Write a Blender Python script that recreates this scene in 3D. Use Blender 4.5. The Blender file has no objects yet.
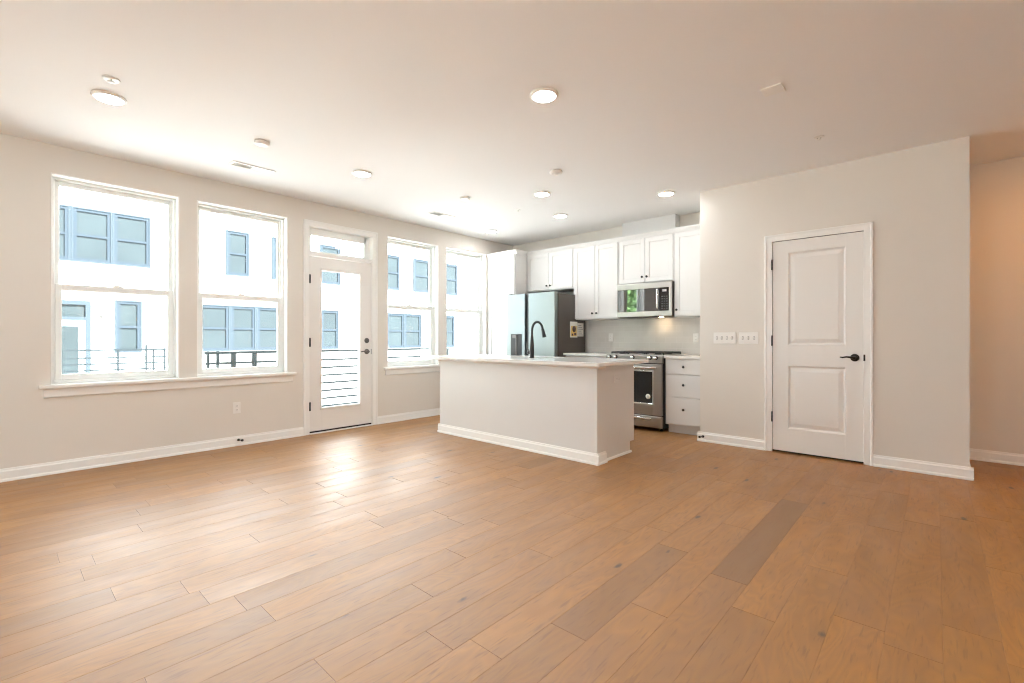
import bpy, bmesh, math, random
from mathutils import Vector, Matrix
random.seed(7)
SC = bpy.context.scene
COL = SC.collection
PI = math.pi

# ------------------------------------------------------------------ camera, world, sun, exposure
EYE = 1.1152
cam_d = bpy.data.cameras.new('camera')
cam_d.sensor_width = 36.0
cam_d.lens = 467.0 / 1024.0 * 36.0
cam_d.shift_y = -2.7 / 1024.0
cam_d.clip_start = 0.05
cam = bpy.data.objects.new('camera', cam_d)
cam.location = (0, 0, EYE)
cam.rotation_euler = (PI / 2, 0, math.radians(42.2034))
COL.objects.link(cam)
SC.camera = cam

world = bpy.data.worlds.new('sky')
SC.world = world
world.use_nodes = True
wn = world.node_tree.nodes
wn['Background'].inputs['Color'].default_value = (0.80, 0.91, 1.0, 1)
wn['Background'].inputs['Strength'].default_value = 4.0

sun_d = bpy.data.lights.new('sun', 'SUN')
sun_d.energy = 52.0
sun_d.angle = math.radians(1.0)
sun_d.color = (1.0, 0.99, 0.97)
sun = bpy.data.objects.new('sun', sun_d)
sun.rotation_euler = (math.radians(-22.58), math.radians(36.4), 0)     # high over the roof of this house, onto the facade opposite
sun.location = (10, 0, 20)
COL.objects.link(sun)

LAMP = 82.0          # radiance of the ceiling discs
LAMP_TINT = (0.93, 0.965, 1.0)
SC.view_settings.view_transform = 'Standard'
SC.view_settings.look = 'None'
SC.view_settings.gamma = 1.0
SC.view_settings.use_curve_mapping = False
SC.view_settings.exposure = 0.54
SC.cycles.max_bounces = 14
SC.cycles.diffuse_bounces = 9
SC.cycles.glossy_bounces = 5
SC.cycles.transparent_max_bounces = 24
SC.cycles.caustics_reflective = False
SC.cycles.caustics_refractive = False
SC.cycles.sample_clamp_indirect = 12.0
SC.cycles.use_denoising = True
SC.cycles.filter_width = 1.15

# ------------------------------------------------------------------ materials
MATS = {}

def mat(name, col, rough=0.5, metal=0.0, var=0.03, scale=6.0, bump=0.0, bscale=120.0, spec=0.5, stretch=None):
    m = bpy.data.materials.new(name)
    m.use_nodes = True
    nt = m.node_tree
    N, Lk = nt.nodes, nt.links
    b = N['Principled BSDF']
    b.inputs['Roughness'].default_value = rough
    b.inputs['Metallic'].default_value = metal
    b.inputs['Specular IOR Level'].default_value = spec
    tc = N.new('ShaderNodeTexCoord')
    src = tc.outputs['Object']
    if stretch:
        mp = N.new('ShaderNodeMapping')
        mp.inputs['Scale'].default_value = stretch
        Lk.new(src, mp.inputs['Vector'])
        src = mp.outputs['Vector']
    nz = N.new('ShaderNodeTexNoise')
    nz.inputs['Scale'].default_value = scale
    nz.inputs['Detail'].default_value = 3
    Lk.new(src, nz.inputs['Vector'])
    mx = N.new('ShaderNodeMix')
    mx.data_type = 'RGBA'
    mx.inputs['A'].default_value = tuple(max(0, c * (1 - var)) for c in col) + (1,)
    mx.inputs['B'].default_value = tuple(min(1, c * (1 + var)) for c in col) + (1,)
    Lk.new(nz.outputs['Fac'], mx.inputs['Factor'])
    Lk.new(mx.outputs['Result'], b.inputs['Base Color'])
    if bump:
        n2 = N.new('ShaderNodeTexNoise')
        n2.inputs['Scale'].default_value = bscale
        Lk.new(src, n2.inputs['Vector'])
        bp = N.new('ShaderNodeBump')
        bp.inputs['Strength'].default_value = bump
        bp.inputs['Distance'].default_value = 0.002
        Lk.new(n2.outputs['Fac'], bp.inputs['Height'])
        Lk.new(bp.outputs['Normal'], b.inputs['Normal'])
    MATS[name] = m
    return m

def emit(name, col, strength):
    m = bpy.data.materials.new(name)
    m.use_nodes = True
    nt = m.node_tree
    nt.nodes.clear()
    e = nt.nodes.new('ShaderNodeEmission')
    o = nt.nodes.new('ShaderNodeOutputMaterial')
    e.inputs['Color'].default_value = tuple(col) + (1,)
    e.inputs['Strength'].default_value = strength
    nt.links.new(e.outputs[0], o.inputs['Surface'])
    return m

def glass_mat(name, tint=(0.97, 0.99, 0.985)):
    m = bpy.data.materials.new(name)
    m.use_nodes = True
    nt = m.node_tree
    nt.nodes.clear()
    N, Lk = nt.nodes, nt.links
    o = N.new('ShaderNodeOutputMaterial')
    t = N.new('ShaderNodeBsdfTransparent')
    t.inputs['Color'].default_value = tint + (1,)
    g = N.new('ShaderNodeBsdfGlossy')
    g.inputs['Roughness'].default_value = 0.0
    lw = N.new('ShaderNodeLayerWeight')                      # Schlick reflectance, the same for both faces of the pane
    pw = N.new('ShaderNodeMath'); pw.operation = 'POWER'; pw.inputs[1].default_value = 5.0
    fr = N.new('ShaderNodeMath'); fr.operation = 'MULTIPLY_ADD'; fr.inputs[1].default_value = 0.9; fr.inputs[2].default_value = 0.03
    Lk.new(lw.outputs['Facing'], pw.inputs[0])
    Lk.new(pw.outputs[0], fr.inputs[0])
    mx = N.new('ShaderNodeMixShader')
    Lk.new(fr.outputs[0], mx.inputs[0])
    Lk.new(t.outputs[0], mx.inputs[1])
    Lk.new(g.outputs[0], mx.inputs[2])
    Lk.new(mx.outputs[0], o.inputs['Surface'])
    return m

M_WALL = mat('wall_paint', (0.755, 0.715, 0.655), 0.75, var=0.012, scale=2.0, bump=0.06, bscale=300, spec=0.3)
M_HALL = M_WALL
M_CEIL = mat('ceiling_paint', (0.85, 0.85, 0.85), 0.85, var=0.012, scale=2.0, bump=0.05, bscale=300, spec=0.2)
M_TRIM = mat('trim_white', (0.88, 0.87, 0.84), 0.38, var=0.012)
M_CAB = mat('cabinet_white', (0.71, 0.70, 0.68), 0.42, var=0.012)
M_VINYL = mat('vinyl_white', (0.83, 0.84, 0.82), 0.35, var=0.012)
M_DOOR = mat('door_white', (0.83, 0.81, 0.775), 0.4, var=0.012)
M_PLATE = mat('plastic_white', (0.84, 0.82, 0.78), 0.35, var=0.01)
M_QUARTZ = mat('quartz_white', (0.80, 0.785, 0.76), 0.12, var=0.05, scale=14.0)
M_BLACK = mat('matte_black', (0.018, 0.017, 0.016), 0.38, var=0.2)
M_BRONZE = mat('oiled_bronze', (0.035, 0.027, 0.022), 0.35, 0.6, var=0.2)
M_PEWTER = mat('dark_nickel', (0.16, 0.15, 0.14), 0.35, 0.9, var=0.1)
M_STEEL = mat('brushed_steel', (0.50, 0.48, 0.455), 0.34, 1.0, var=0.05, scale=5.0, stretch=(1, 1, 60))
M_STEELV = mat('door_steel', (0.28, 0.31, 0.305), 0.36, 1.0, var=0.04, scale=5.0, stretch=(60, 60, 1))
M_CHROME = mat('polished_steel', (0.8, 0.79, 0.77), 0.14, 1.0, var=0.02)
M_DARKCASE = mat('dark_grey_case', (0.085, 0.07, 0.06), 0.45, 0.2, var=0.06)
M_BGLASS = mat('black_glass', (0.012, 0.013, 0.014), 0.04, var=0.1, spec=0.8)
M_IRON = mat('cast_iron', (0.02, 0.019, 0.018), 0.6, var=0.2, bump=0.2)
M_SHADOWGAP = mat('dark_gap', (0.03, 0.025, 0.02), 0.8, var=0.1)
M_VENTG = mat('vent_grey', (0.45, 0.45, 0.42), 0.6, var=0.05)
M_PAPER = mat('paper_white', (0.8, 0.77, 0.7), 0.6, var=0.03)
M_YEL = mat('print_yellow', (0.72, 0.50, 0.15), 0.6, var=0.1)
M_PRINTD = mat('print_dark', (0.10, 0.06, 0.05), 0.6, var=0.2)
M_PRINTG = mat('print_grey', (0.42, 0.40, 0.40), 0.6, var=0.2)
M_KEY = mat('key_grey', (0.12, 0.12, 0.12), 0.4, var=0.05)
M_STUCCO = mat('white_render', (0.86, 0.86, 0.85), 0.8, var=0.02, bump=0.1, bscale=40)
M_SLATE = mat('slate_blue_frame', (0.029, 0.039, 0.049), 0.6, var=0.05, spec=0.05)
M_SLATEL = mat('pale_blue_casing', (0.036, 0.047, 0.056), 0.6, var=0.04, spec=0.05)
M_RAIL = mat('dark_railing', (0.050, 0.060, 0.064), 0.5, var=0.1, spec=0.1)
M_RAILO = mat('dark_bronze_railing', (0.018, 0.024, 0.027), 0.6, var=0.1, spec=0.1)
M_DECK = mat('composite_deck', (0.45, 0.445, 0.435), 0.8, var=0.08)
M_CONC = mat('pale_concrete', (0.38, 0.38, 0.375), 0.9, var=0.06, bump=0.1)
M_BARK = mat('bark', (0.12, 0.085, 0.06), 0.9, var=0.25, bump=0.3, bscale=30)
M_LEAF = mat('leaf_green', (0.17, 0.30, 0.11), 0.6, var=0.4, scale=2.5)
M_GLASS = glass_mat('clear_glass')
M_LED = emit('led_diffuser', LAMP_TINT, LAMP)
M_WARM = emit('warm_diffuser', (1.0, 0.40, 0.07), 150.0)
M_TASK = emit('task_bulb', (1.0, 0.72, 0.42), 60.0)
M_OPGLASS = mat('facade_glass', (0.026, 0.0345, 0.0375), 0.12, var=0.30, scale=0.9, spec=0.4)

M_MWGLASS = mat('tinted_glass', (0.012, 0.013, 0.014), 0.03, var=0.1, spec=1.0)
M_MWGLASS.node_tree.nodes['Principled BSDF'].inputs['Coat Weight'].default_value = 1.0
M_MWGLASS.node_tree.nodes['Principled BSDF'].inputs['Coat IOR'].default_value = 1.9

def floor_mat():
    m = bpy.data.materials.new('oak_planks')
    m.use_nodes = True
    nt = m.node_tree
    N, Lk = nt.nodes, nt.links
    b = N['Principled BSDF']

    def math_(op, a, bb=None, c=None):
        n = N.new('ShaderNodeMath')
        n.operation = op
        for k, v in enumerate((a, bb, c)):
            if v is None:
                continue
            if isinstance(v, (int, float)):
                n.inputs[k].default_value = v
            else:
                Lk.new(v, n.inputs[k])
        return n.outputs[0]

    def mixc(f, a, c, blend='MIX'):
        n = N.new('ShaderNodeMix')
        n.data_type = 'RGBA'
        n.blend_type = blend
        if isinstance(f, (int, float)):
            n.inputs['Factor'].default_value = f
        else:
            Lk.new(f, n.inputs['Factor'])
        for key, v in (('A', a), ('B', c)):
            if isinstance(v, tuple):
                n.inputs[key].default_value = v + (1,)
            else:
                Lk.new(v, n.inputs[key])
        return n.outputs['Result']

    def noise(vec, scale, detail=3.0, dist=0.0, rough=0.5):
        n = N.new('ShaderNodeTexNoise')
        n.inputs['Scale'].default_value = scale
        n.inputs['Detail'].default_value = detail
        n.inputs['Distortion'].default_value = dist
        n.inputs['Roughness'].default_value = rough
        Lk.new(vec, n.inputs['Vector'])
        return n.outputs['Fac']

    def mapr(v, a, c, lo=0.0, hi=1.0):
        n = N.new('ShaderNodeMapRange')
        n.inputs['From Min'].default_value = a
        n.inputs['From Max'].default_value = c
        n.inputs['To Min'].default_value = lo
        n.inputs['To Max'].default_value = hi
        Lk.new(v, n.inputs['Value'])
        return n.outputs['Result']

    at = N.new('ShaderNodeAttribute'); at.attribute_name = 'plank_tone'
    ai = N.new('ShaderNodeAttribute'); ai.attribute_name = 'plank_seed'
    geo = N.new('ShaderNodeNewGeometry')
    sep = N.new('ShaderNodeSeparateXYZ')
    Lk.new(geo.outputs['Position'], sep.inputs[0])

    def vec(sx, sy, sz):
        c = N.new('ShaderNodeCombineXYZ')
        Lk.new(math_('MULTIPLY', sep.outputs[0], sx), c.inputs[0])
        Lk.new(math_('MULTIPLY', sep.outputs[1], sy), c.inputs[1])
        Lk.new(math_('MULTIPLY', ai.outputs['Fac'], sz), c.inputs[2])
        return c.outputs[0]

    tone = at.outputs['Fac']
    c0 = mixc(mapr(tone, 0.0, 1.0), (0.225, 0.097, 0.015), (0.410, 0.176, 0.020))
    # soft cathedral figure: contour bands of a slow, stretched noise
    fig = noise(vec(5.0, 1.5, 37.0), 1.0, 2.0, 0.6)
    band = math_('FRACT', math_('MULTIPLY', fig, 13.0))
    band = math_('ABSOLUTE', math_('SUBTRACT', band, 0.5))
    band = mapr(band, 0.0, 0.5, 0.0, 1.0)
    c1 = mixc(math_('MULTIPLY', band, 0.30), c0, (0.20, 0.085, 0.030))
    # broad blotches
    bl = noise(vec(7.0, 2.2, 91.0), 1.0, 3.0)
    c2 = mixc(mapr(bl, 0.48, 0.75, 0.0, 0.45), c1, (0.24, 0.11, 0.042))
    # short pores along the plank
    po = noise(vec(95.0, 9.0, 53.0), 1.0, 2.0)
    po2 = mapr(po, 0.58, 0.72, 0.0, 0.52)
    c3 = mixc(po2, c2, (0.17, 0.065, 0.015))
    # knots
    vo = N.new('ShaderNodeTexVoronoi')
    vo.inputs['Scale'].default_value = 1.0
    vo.inputs['Randomness'].default_value = 1.0
    Lk.new(vec(3.9, 1.5, 11.3), vo.inputs['Vector'])
    kd = math_('ADD', vo.outputs['Distance'], math_('MULTIPLY', math_('SUBTRACT', noise(vec(60.0, 30.0, 3.0), 1.0, 2.0), 0.5), 0.05))
    kn = mapr(kd, 0.035, 0.065, 1.0, 0.0)
    hal = mapr(kd, 0.05, 0.22, 0.30, 0.0)
    c4 = mixc(hal, c3, (0.19, 0.08, 0.03))
    c5 = mixc(math_('MULTIPLY', kn, 0.9), c4, (0.045, 0.022, 0.012))
    Lk.new(c5, b.inputs['Base Color'])
    rg = mapr(noise(vec(9.0, 2.0, 7.0), 1.0, 3.0), 0.3, 0.7, 0.42, 0.56)
    Lk.new(rg, b.inputs['Roughness'])
    b.inputs['Specular IOR Level'].default_value = 1.0
    b.inputs['Coat Weight'].default_value = 0.45
    b.inputs['Coat Roughness'].default_value = 0.58
    b.inputs['Coat IOR'].default_value = 1.6
    h = math_('ADD', math_('MULTIPLY', po, 0.5), math_('MULTIPLY', noise(vec(14.0, 3.0, 5.0), 1.0, 2.0), 1.5))
    bp = N.new('ShaderNodeBump')
    bp.inputs['Strength'].default_value = 0.35
    bp.inputs['Distance'].default_value = 0.003
    Lk.new(h, bp.inputs['Height'])
    Lk.new(bp.outputs['Normal'], b.inputs['Normal'])
    return m

def tile_mat():
    m = bpy.data.materials.new('subway_tile')
    m.use_nodes = True
    nt = m.node_tree
    N, Lk = nt.nodes, nt.links
    b = N['Principled BSDF']
    tc = N.new('ShaderNodeTexCoord')
    sp = N.new('ShaderNodeSeparateXYZ')
    cb = N.new('ShaderNodeCombineXYZ')
    Lk.new(tc.outputs['Object'], sp.inputs[0])
    Lk.new(sp.outputs[0], cb.inputs[0])
    Lk.new(sp.outputs[2], cb.inputs[1])
    br = N.new('ShaderNodeTexBrick')
    br.inputs['Color1'].default_value = (0.70, 0.67, 0.625, 1)
    br.inputs['Color2'].default_value = (0.665, 0.635, 0.59, 1)
    br.inputs['Mortar'].default_value = (0.74, 0.71, 0.67, 1)
    br.inputs['Scale'].default_value = 1.0
    br.inputs['Brick Width'].default_value = 0.152
    br.inputs['Row Height'].default_value = 0.076
    br.inputs['Mortar Size'].default_value = 0.002
    Lk.new(cb.outputs[0], br.inputs['Vector'])
    Lk.new(br.outputs['Color'], b.inputs['Base Color'])
    b.inputs['Roughness'].default_value = 0.2
    bp = N.new('ShaderNodeBump')
    bp.inputs['Strength'].default_value = 0.3
    bp.inputs['Distance'].default_value = 0.002
    bp.invert = True
    Lk.new(br.outputs['Fac'], bp.inputs['Height'])
    Lk.new(bp.outputs['Normal'], b.inputs['Normal'])
    return m

M_FLOOR = floor_mat()
M_TILE = tile_mat()

# ------------------------------------------------------------------ helpers
def wloc(o):
    v = Vector((0, 0, 0))
    while o is not None:
        v = v + o.location
        o = o.parent
    return v

class MB:
    """collects shapes given in world coordinates; build() links them as ONE mesh object"""
    def __init__(self):
        self.bm = bmesh.new()

    def box(self, x0, x1, y0, y1, z0, z1, bev=0.0, seg=1):
        t = bmesh.new()
        bmesh.ops.create_cube(t, size=1.0)
        for v in t.verts:
            v.co = Vector(((x0 + x1) / 2 + v.co.x * (x1 - x0), (y0 + y1) / 2 + v.co.y * (y1 - y0), (z0 + z1) / 2 + v.co.z * (z1 - z0)))
        if bev:
            bmesh.ops.bevel(t, geom=list(t.edges), offset=bev, segments=seg, profile=0.5, affect='EDGES')
        self._merge(t)
        return self

    def _merge(self, t, mtx=None):
        me = bpy.data.meshes.new('tmp')
        if mtx is not None:
            bmesh.ops.transform(t, matrix=mtx, verts=t.verts)
        bmesh.ops.recalc_face_normals(t, faces=t.faces)
        t.to_mesh(me)
        t.free()
        self.bm.from_mesh(me)
        bpy.data.meshes.remove(me)

    def lathe(self, c, prof, axis='Z', n=24, flip=False):
        """prof: list of (radius, height along axis)"""
        t = bmesh.new()
        rings = []
        for r, h in prof:
            if r < 1e-6:
                rings.append([t.verts.new((0, 0, h))])
            else:
                rings.append([t.verts.new((r * math.cos(2 * PI * k / n), r * math.sin(2 * PI * k / n), h)) for k in range(n)])
        for a, b in zip(rings, rings[1:]):
            for k in range(n):
                k2 = (k + 1) % n
                if len(a) == 1 and len(b) == 1:
                    continue
                if len(a) == 1:
                    t.faces.new((a[0], b[k], b[k2]))
                elif len(b) == 1:
                    t.faces.new((a[k], a[k2], b[0]))
                else:
                    t.faces.new((a[k], a[k2], b[k2], b[k]))
        if len(rings[0]) > 1:
            t.faces.new(list(reversed(rings[0])))
        if len(rings[-1]) > 1:
            t.faces.new(rings[-1])
        for f in t.faces:
            f.smooth = True
        m = Matrix.Translation(Vector(c))
        if axis == 'Y':
            m = m @ Matrix.Rotation(-PI / 2, 4, 'X')
        elif axis == 'X':
            m = m @ Matrix.Rotation(PI / 2, 4, 'Y')
        elif axis == '-Y':
            m = m @ Matrix.Rotation(PI / 2, 4, 'X')
        elif axis == '-Z':
            m = m @ Matrix.Rotation(PI, 4, 'X')
        self._merge(t, m)
        return self

    def tube(self, pts, r, n=10):
        pts = [Vector(p) for p in pts]
        rr = r if isinstance(r, (list, tuple)) else [r] * len(pts)
        t = bmesh.new()
        rings = []
        up = None
        for i, p in enumerate(pts):
            if i == 0:
                d = pts[1] - p
            elif i == len(pts) - 1:
                d = p - pts[i - 1]
            else:
                d = (pts[i + 1] - p).normalized() + (p - pts[i - 1]).normalized()
            d.normalize()
            if up is None:
                up = Vector((0, 0, 1)) if abs(d.z) < 0.9 else Vector((1, 0, 0))
            a = d.cross(up)
            if a.length < 1e-4:
                a = d.cross(Vector((0, 1, 0)))
            a.normalize()
            b2 = a.cross(d).normalized()
            up = b2
            rings.append([t.verts.new(p + (a * math.cos(2 * PI * k / n) + b2 * math.sin(2 * PI * k / n)) * rr[i]) for k in range(n)])
        for a, b in zip(rings, rings[1:]):
            for k in range(n):
                t.faces.new((a[k], a[(k + 1) % n], b[(k + 1) % n], b[k]))
        t.faces.new(rings[0])
        t.faces.new(list(reversed(rings[-1])))
        for f in t.faces:
            f.smooth = True
        self._merge(t)
        return self

    def prism(self, poly, vec):
        """extrude a closed polygon (list of 3-D points) along vec"""
        t = bmesh.new()
        v = Vector(vec)
        a = [t.verts.new(Vector(p)) for p in poly]
        b = [t.verts.new(Vector(p) + v) for p in poly]
        n = len(poly)
        t.faces.new(a)
        t.faces.new(list(reversed(b)))
        for k in range(n):
            t.faces.new((a[k], a[(k + 1) % n], b[(k + 1) % n], b[k]))
        self._merge(t)
        return self

    def run(self, prof, p0, p1, nrm):
        """sweep a wall-moulding profile [(out, z)] from p0 to p1 (xy), standing out along nrm"""
        n = Vector((nrm[0], nrm[1], 0))
        poly = [Vector((p0[0], p0[1], 0)) + n * o + Vector((0, 0, z)) for o, z in prof]
        return self.prism(poly, (p1[0] - p0[0], p1[1] - p0[1], 0))

    def build(self, name, m, parent=None):
        me = bpy.data.meshes.new(name)
        off = wloc(parent) if parent is not None else Vector((0, 0, 0))
        if off.length:
            bmesh.ops.translate(self.bm, vec=-off, verts=self.bm.verts)
        self.bm.to_mesh(me)
        self.bm.free()
        me.materials.append(m)
        o = bpy.data.objects.new(name, me)
        COL.objects.link(o)
        if parent is not None:
            o.parent = parent
        return o

def tag(o, label, cat, group=None, kind=None):
    o['label'] = label
    o['category'] = cat
    if group:
        o['group'] = group
    if kind:
        o['kind'] = kind
    return o

def thing(name, loc, label, cat, group=None):
    o = bpy.data.objects.new(name, None)
    o.empty_display_size = 0.1
    o.location = loc
    COL.objects.link(o)
    return tag(o, label, cat, group)

def struct(o, label=None, cat=None):
    o['kind'] = 'structure'
    if label:
        o['label'] = label
    if cat:
        o['category'] = cat
    return o

def sempty(name, loc, label, cat):
    o = bpy.data.objects.new(name, None)
    o.empty_display_size = 0.1
    o.location = loc
    COL.objects.link(o)
    return struct(o, label, cat)

def copy_tree(o, parent=None):
    c = o.copy()
    COL.objects.link(c)
    c.parent = parent
    for ch in o.children:
        copy_tree(ch, c)
    return c

def again(root, loc, label):
    c = copy_tree(root)
    c.location = loc
    c['label'] = label
    return c

# ------------------------------------------------------------------ room shell
H = 2.72
XL, YB, YD, XC0, XC1, YH = -5.40, 5.98, 5.17, -1.91, 0.20, 6.06
XR, YR = 3.4, -4.6
ZW0, ZW1 = 0.735, 2.487
WIN = [(0.297, 1.181), (1.325, 2.199), (3.486, 4.350), (4.493, 5.330)]
DY0, DY1, DZ1 = 2.425, 3.275, 2.445          # balcony door + transom opening

# floor: every plank is modelled with eased edges
def build_floor():
    bm = bmesh.new()
    tone_l = bm.faces.layers.float.new('plank_tone')
    seed_l = bm.faces.layers.float.new('plank_seed')
    W, X0 = 0.1625, 0.020
    rnd = random.Random(3)
    fixed = {-5: [0.95, 2.28, 3.67, 5.0], -7: [0.72, 1.46, 2.42, 3.6], -9: [1.098, 2.45], -13: [0.74, 1.118 + 0.9], -8: [1.18, 2.6],
             0: [1.15, 2.48, 4.0], -1: [1.30, 2.18, 3.75], -2: [0.9, 2.27, 3.5], -15: [0.60, 1.9], -6: [1.8, 2.95], -10: [0.74, 1.9],
             -17: [0.34, 1.6], -19: [0.27, 1.55]}
    dark = {(-5, 2.28): 0.0, (-7, 1.46): 0.30}
    i0, i1 = int(math.floor((XL - 0.1 - X0) / W)), int(math.ceil((XR - X0) / W))
    c, dz = 0.0013, 0.0011
    for i in range(i0, i1):
        xa, xb = X0 + i * W, X0 + (i + 1) * W
        xa2, xb2 = max(xa, XL - 0.16), min(xb, XR)
        if xb2 <= xa2:
            continue
        js = sorted(fixed.get(i, []))
        if not js:
            js = [YR + rnd.uniform(0.3, 1.3)]
        while js[-1] < YH + 0.05:
            js.append(js[-1] + rnd.choice((0.55, 0.8, 0.95, 1.1, 1.25, 1.4, 1.4)) + rnd.uniform(-0.1, 0.1))
        while js[0] > YR:
            js.insert(0, js[0] - rnd.choice((0.8, 1.1, 1.25, 1.4)))
        js = [max(YR, min(YH + 0.05, y)) for y in js]
        for ya, yb in zip(js, js[1:]):
            if yb - ya < 0.02:
                continue
            tn = 0.72 + rnd.gauss(0, 0.13)
            if rnd.random() < 0.06:
                tn -= 0.2
            tn = max(0.25, min(1.0, tn))
            for (k, y), v in dark.items():
                if k == i and abs(y - ya) < 1e-4:
                    tn = v
            sd = rnd.uniform(0, 9.0)
            lo = [bm.verts.new(p) for p in ((xa2, ya, -dz), (xb2, ya, -dz), (xb2, yb, -dz), (xa2, yb, -dz))]
            hi = [bm.verts.new(p) for p in ((xa2 + c, ya + c, 0), (xb2 - c, ya + c, 0), (xb2 - c, yb - c, 0), (xa2 + c, yb - c, 0))]
            fs = [bm.faces.new(hi)]
            for k in range(4):
                fs.append(bm.faces.new((lo[k], lo[(k + 1) % 4], hi[(k + 1) % 4], hi[k])))
            for q, f in enumerate(fs):
                f[tone_l] = tn if q == 0 else (max(-0.2, tn - 0.55) if q in (1, 3) else tn)
                f[seed_l] = sd
    # slab under the planks keeps the floor solid
    t = [bm.verts.new(p) for p in ((XL - 0.16, YR, -0.12), (XR, YR, -0.12), (XR, YH + 0.05, -0.12), (XL - 0.16, YH + 0.05, -0.12))]
    bm.faces.new(list(reversed(t)))
    me = bpy.data.meshes.new('floor')
    bm.to_mesh(me)
    bm.free()
    me.materials.append(M_FLOOR)
    o = bpy.data.objects.new('floor', me)
    COL.objects.link(o)
    return struct(o, 'wide plank light oak floor of the whole room', 'floor')
build_floor()

struct(MB().box(XL - 0.2, XR + 0.15, YR - 0.15, YH + 0.15, H, H + 0.25).build('ceiling', M_CEIL), 'flat white painted ceiling', 'ceiling')

w = MB()
T = 0.20
xs = (XL - T, XL)
def pier(y0, y1, z0=-0.12, z1=H):
    w.box(xs[0], xs[1], y0, y1, z0, z1)
pier(YR - 0.15, WIN[0][0]); pier(WIN[0][1], WIN[1][0]); pier(WIN[1][1], DY0); pier(DY1, WIN[2][0]); pier(WIN[2][1], WIN[3][0]); pier(WIN[3][1], YB + 0.15)
for a, b in WIN:
    pier(a, b, -0.12, ZW0); pier(a, b, ZW1, H)
pier(DY0, DY1, DZ1, H); pier(DY0, DY1, -0.12, -0.012)
struct(w.build('wall_left', M_WALL), 'long beige wall with the windows and balcony door', 'wall')
struct(MB().box(XL, XC0, YB, YB + 0.15, 0, H).build('wall_back', M_WALL), 'kitchen back wall behind the cabinets', 'wall')
w = MB()
OX0, OX1, OZ = -1.206, -0.464, 2.083
TH = 0.12
w.box(XC0, OX0, YD, YD + TH, 0, H); w.box(OX1, XC1, YD, YD + TH, 0, H); w.box(OX0, OX1, YD, YD + TH, OZ, H)
w.box(XC0, XC0 + TH, YD + TH, YH + 0.15, 0, H); w.box(XC1 - TH, XC1, YD + TH, YH, 0, H)
w.box(XC0 + TH, XC1 - TH, YD + 0.75, YH, 0, H)
struct(w.build('wall_closet', M_WALL), 'beige wall holding the white two panel door', 'wall')
struct(MB().box(XC0 + TH, XR, YH, YH + 0.15, 0, H).build('wall_hall', M_HALL), 'hall wall beyond the closet corner', 'wall')
RX = [(-4.3, -2.8), (-2.4, -0.7)]                   # unseen windows added to the right side wall for fill daylight
w = MB()
yy = YR - 0.15
for a, c in RX:
    w.box(XR, XR + 0.15, yy, a, 0, H); w.box(XR, XR + 0.15, a, c, 0, 0.12); w.box(XR, XR + 0.15, a, c, 2.487, H)
    yy = c
w.box(XR, XR + 0.15, yy, YH + 0.15, 0, H)
struct(w.build('wall_right', M_WALL), 'right side wall', 'wall')
struct(MB().box(XR + 0.15, XR + 3.2, YR - 1.5, YH + 0.15, H, H + 0.25).build('sun_blocker', M_TRIM), 'unseen slab added to shade the right side windows from the sun', 'sun blocker')  # unseen slab added to keep the sun out of the right windows
RW = [(-4.6, -3.4), (-2.6, -1.4)]       # unseen windows added behind the viewer for neutral fill light
w = MB()
xx = XL
for a, c in RW:
    w.box(xx, a, YR - 0.15, YR, 0, H); w.box(a, c, YR - 0.15, YR, 0, 0.12); w.box(a, c, YR - 0.15, YR, 2.487, H)
    xx = c
w.box(xx, XR, YR - 0.15, YR, 0, H)
struct(w.build('wall_rear', M_WALL), 'wall behind the viewer', 'wall')
struct(MB().box(-3.225, -2.47, 5.84, YB, 2.46, H).build('wall_chase', M_CAB), 'white boxed chase above the microwave cabinet', 'wall')

# ------------------------------------------------------------------ baseboards
BASE = [(0, 0), (0.024, 0), (0.024, 0.010), (0.020, 0.019), (0.014, 0.022), (0.014, 0.078), (0.009, 0.086), (0.007, 0.100), (0, 0.100)]
b = MB()
b.run(BASE, (XL, YR), (XL, 2.372), (1, 0)); b.run(BASE, (XL, 3.330), (XL, 5.35), (1, 0))
struct(b.build('baseboard_left', M_TRIM), 'white baseboard along the window wall', 'baseboard')
b = MB()
b.run(BASE, (XC0 - 0.024, YD), (-1.268, YD), (0, -1)); b.run(BASE, (-0.404, YD), (XC1 + 0.024, YD), (0, -1))
b.run(BASE, (XC1, YD), (XC1, YH), (1, 0)); b.run(BASE, (XC0, YD), (XC0, 5.36), (-1, 0))
struct(b.build('baseboard_closet', M_TRIM), 'white baseboard along the closet door wall', 'baseboard')
b = MB(); b.run(BASE, (XC1, YH), (XR, YH), (0, -1))
struct(b.build('baseboard_hall', M_TRIM), 'white baseboard along the hall wall', 'baseboard')

# ------------------------------------------------------------------ window sills
def sill(name, y0, y1, label):
    m = MB()
    m.box(XL - 0.105, XL + 0.045, y0, y1, ZW0 - 0.028, ZW0 + 0.002, 0.006, 2)
    m.run([(0, ZW0 - 0.105), (0.010, ZW0 - 0.105), (0.017, ZW0 - 0.095), (0.017, ZW0 - 0.04), (0.022, ZW0 - 0.028), (0, ZW0 - 0.028)], (XL, y0 + 0.03), (XL, y1 - 0.03), (1, 0))
    struct(m.build(name, M_TRIM), label, 'window sill')
sill('trim_1', 0.225, 2.28, 'white sill and apron under the two left windows')
sill('trim_2', 3.425, 5.35, 'white sill and apron under the two right windows')

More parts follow.
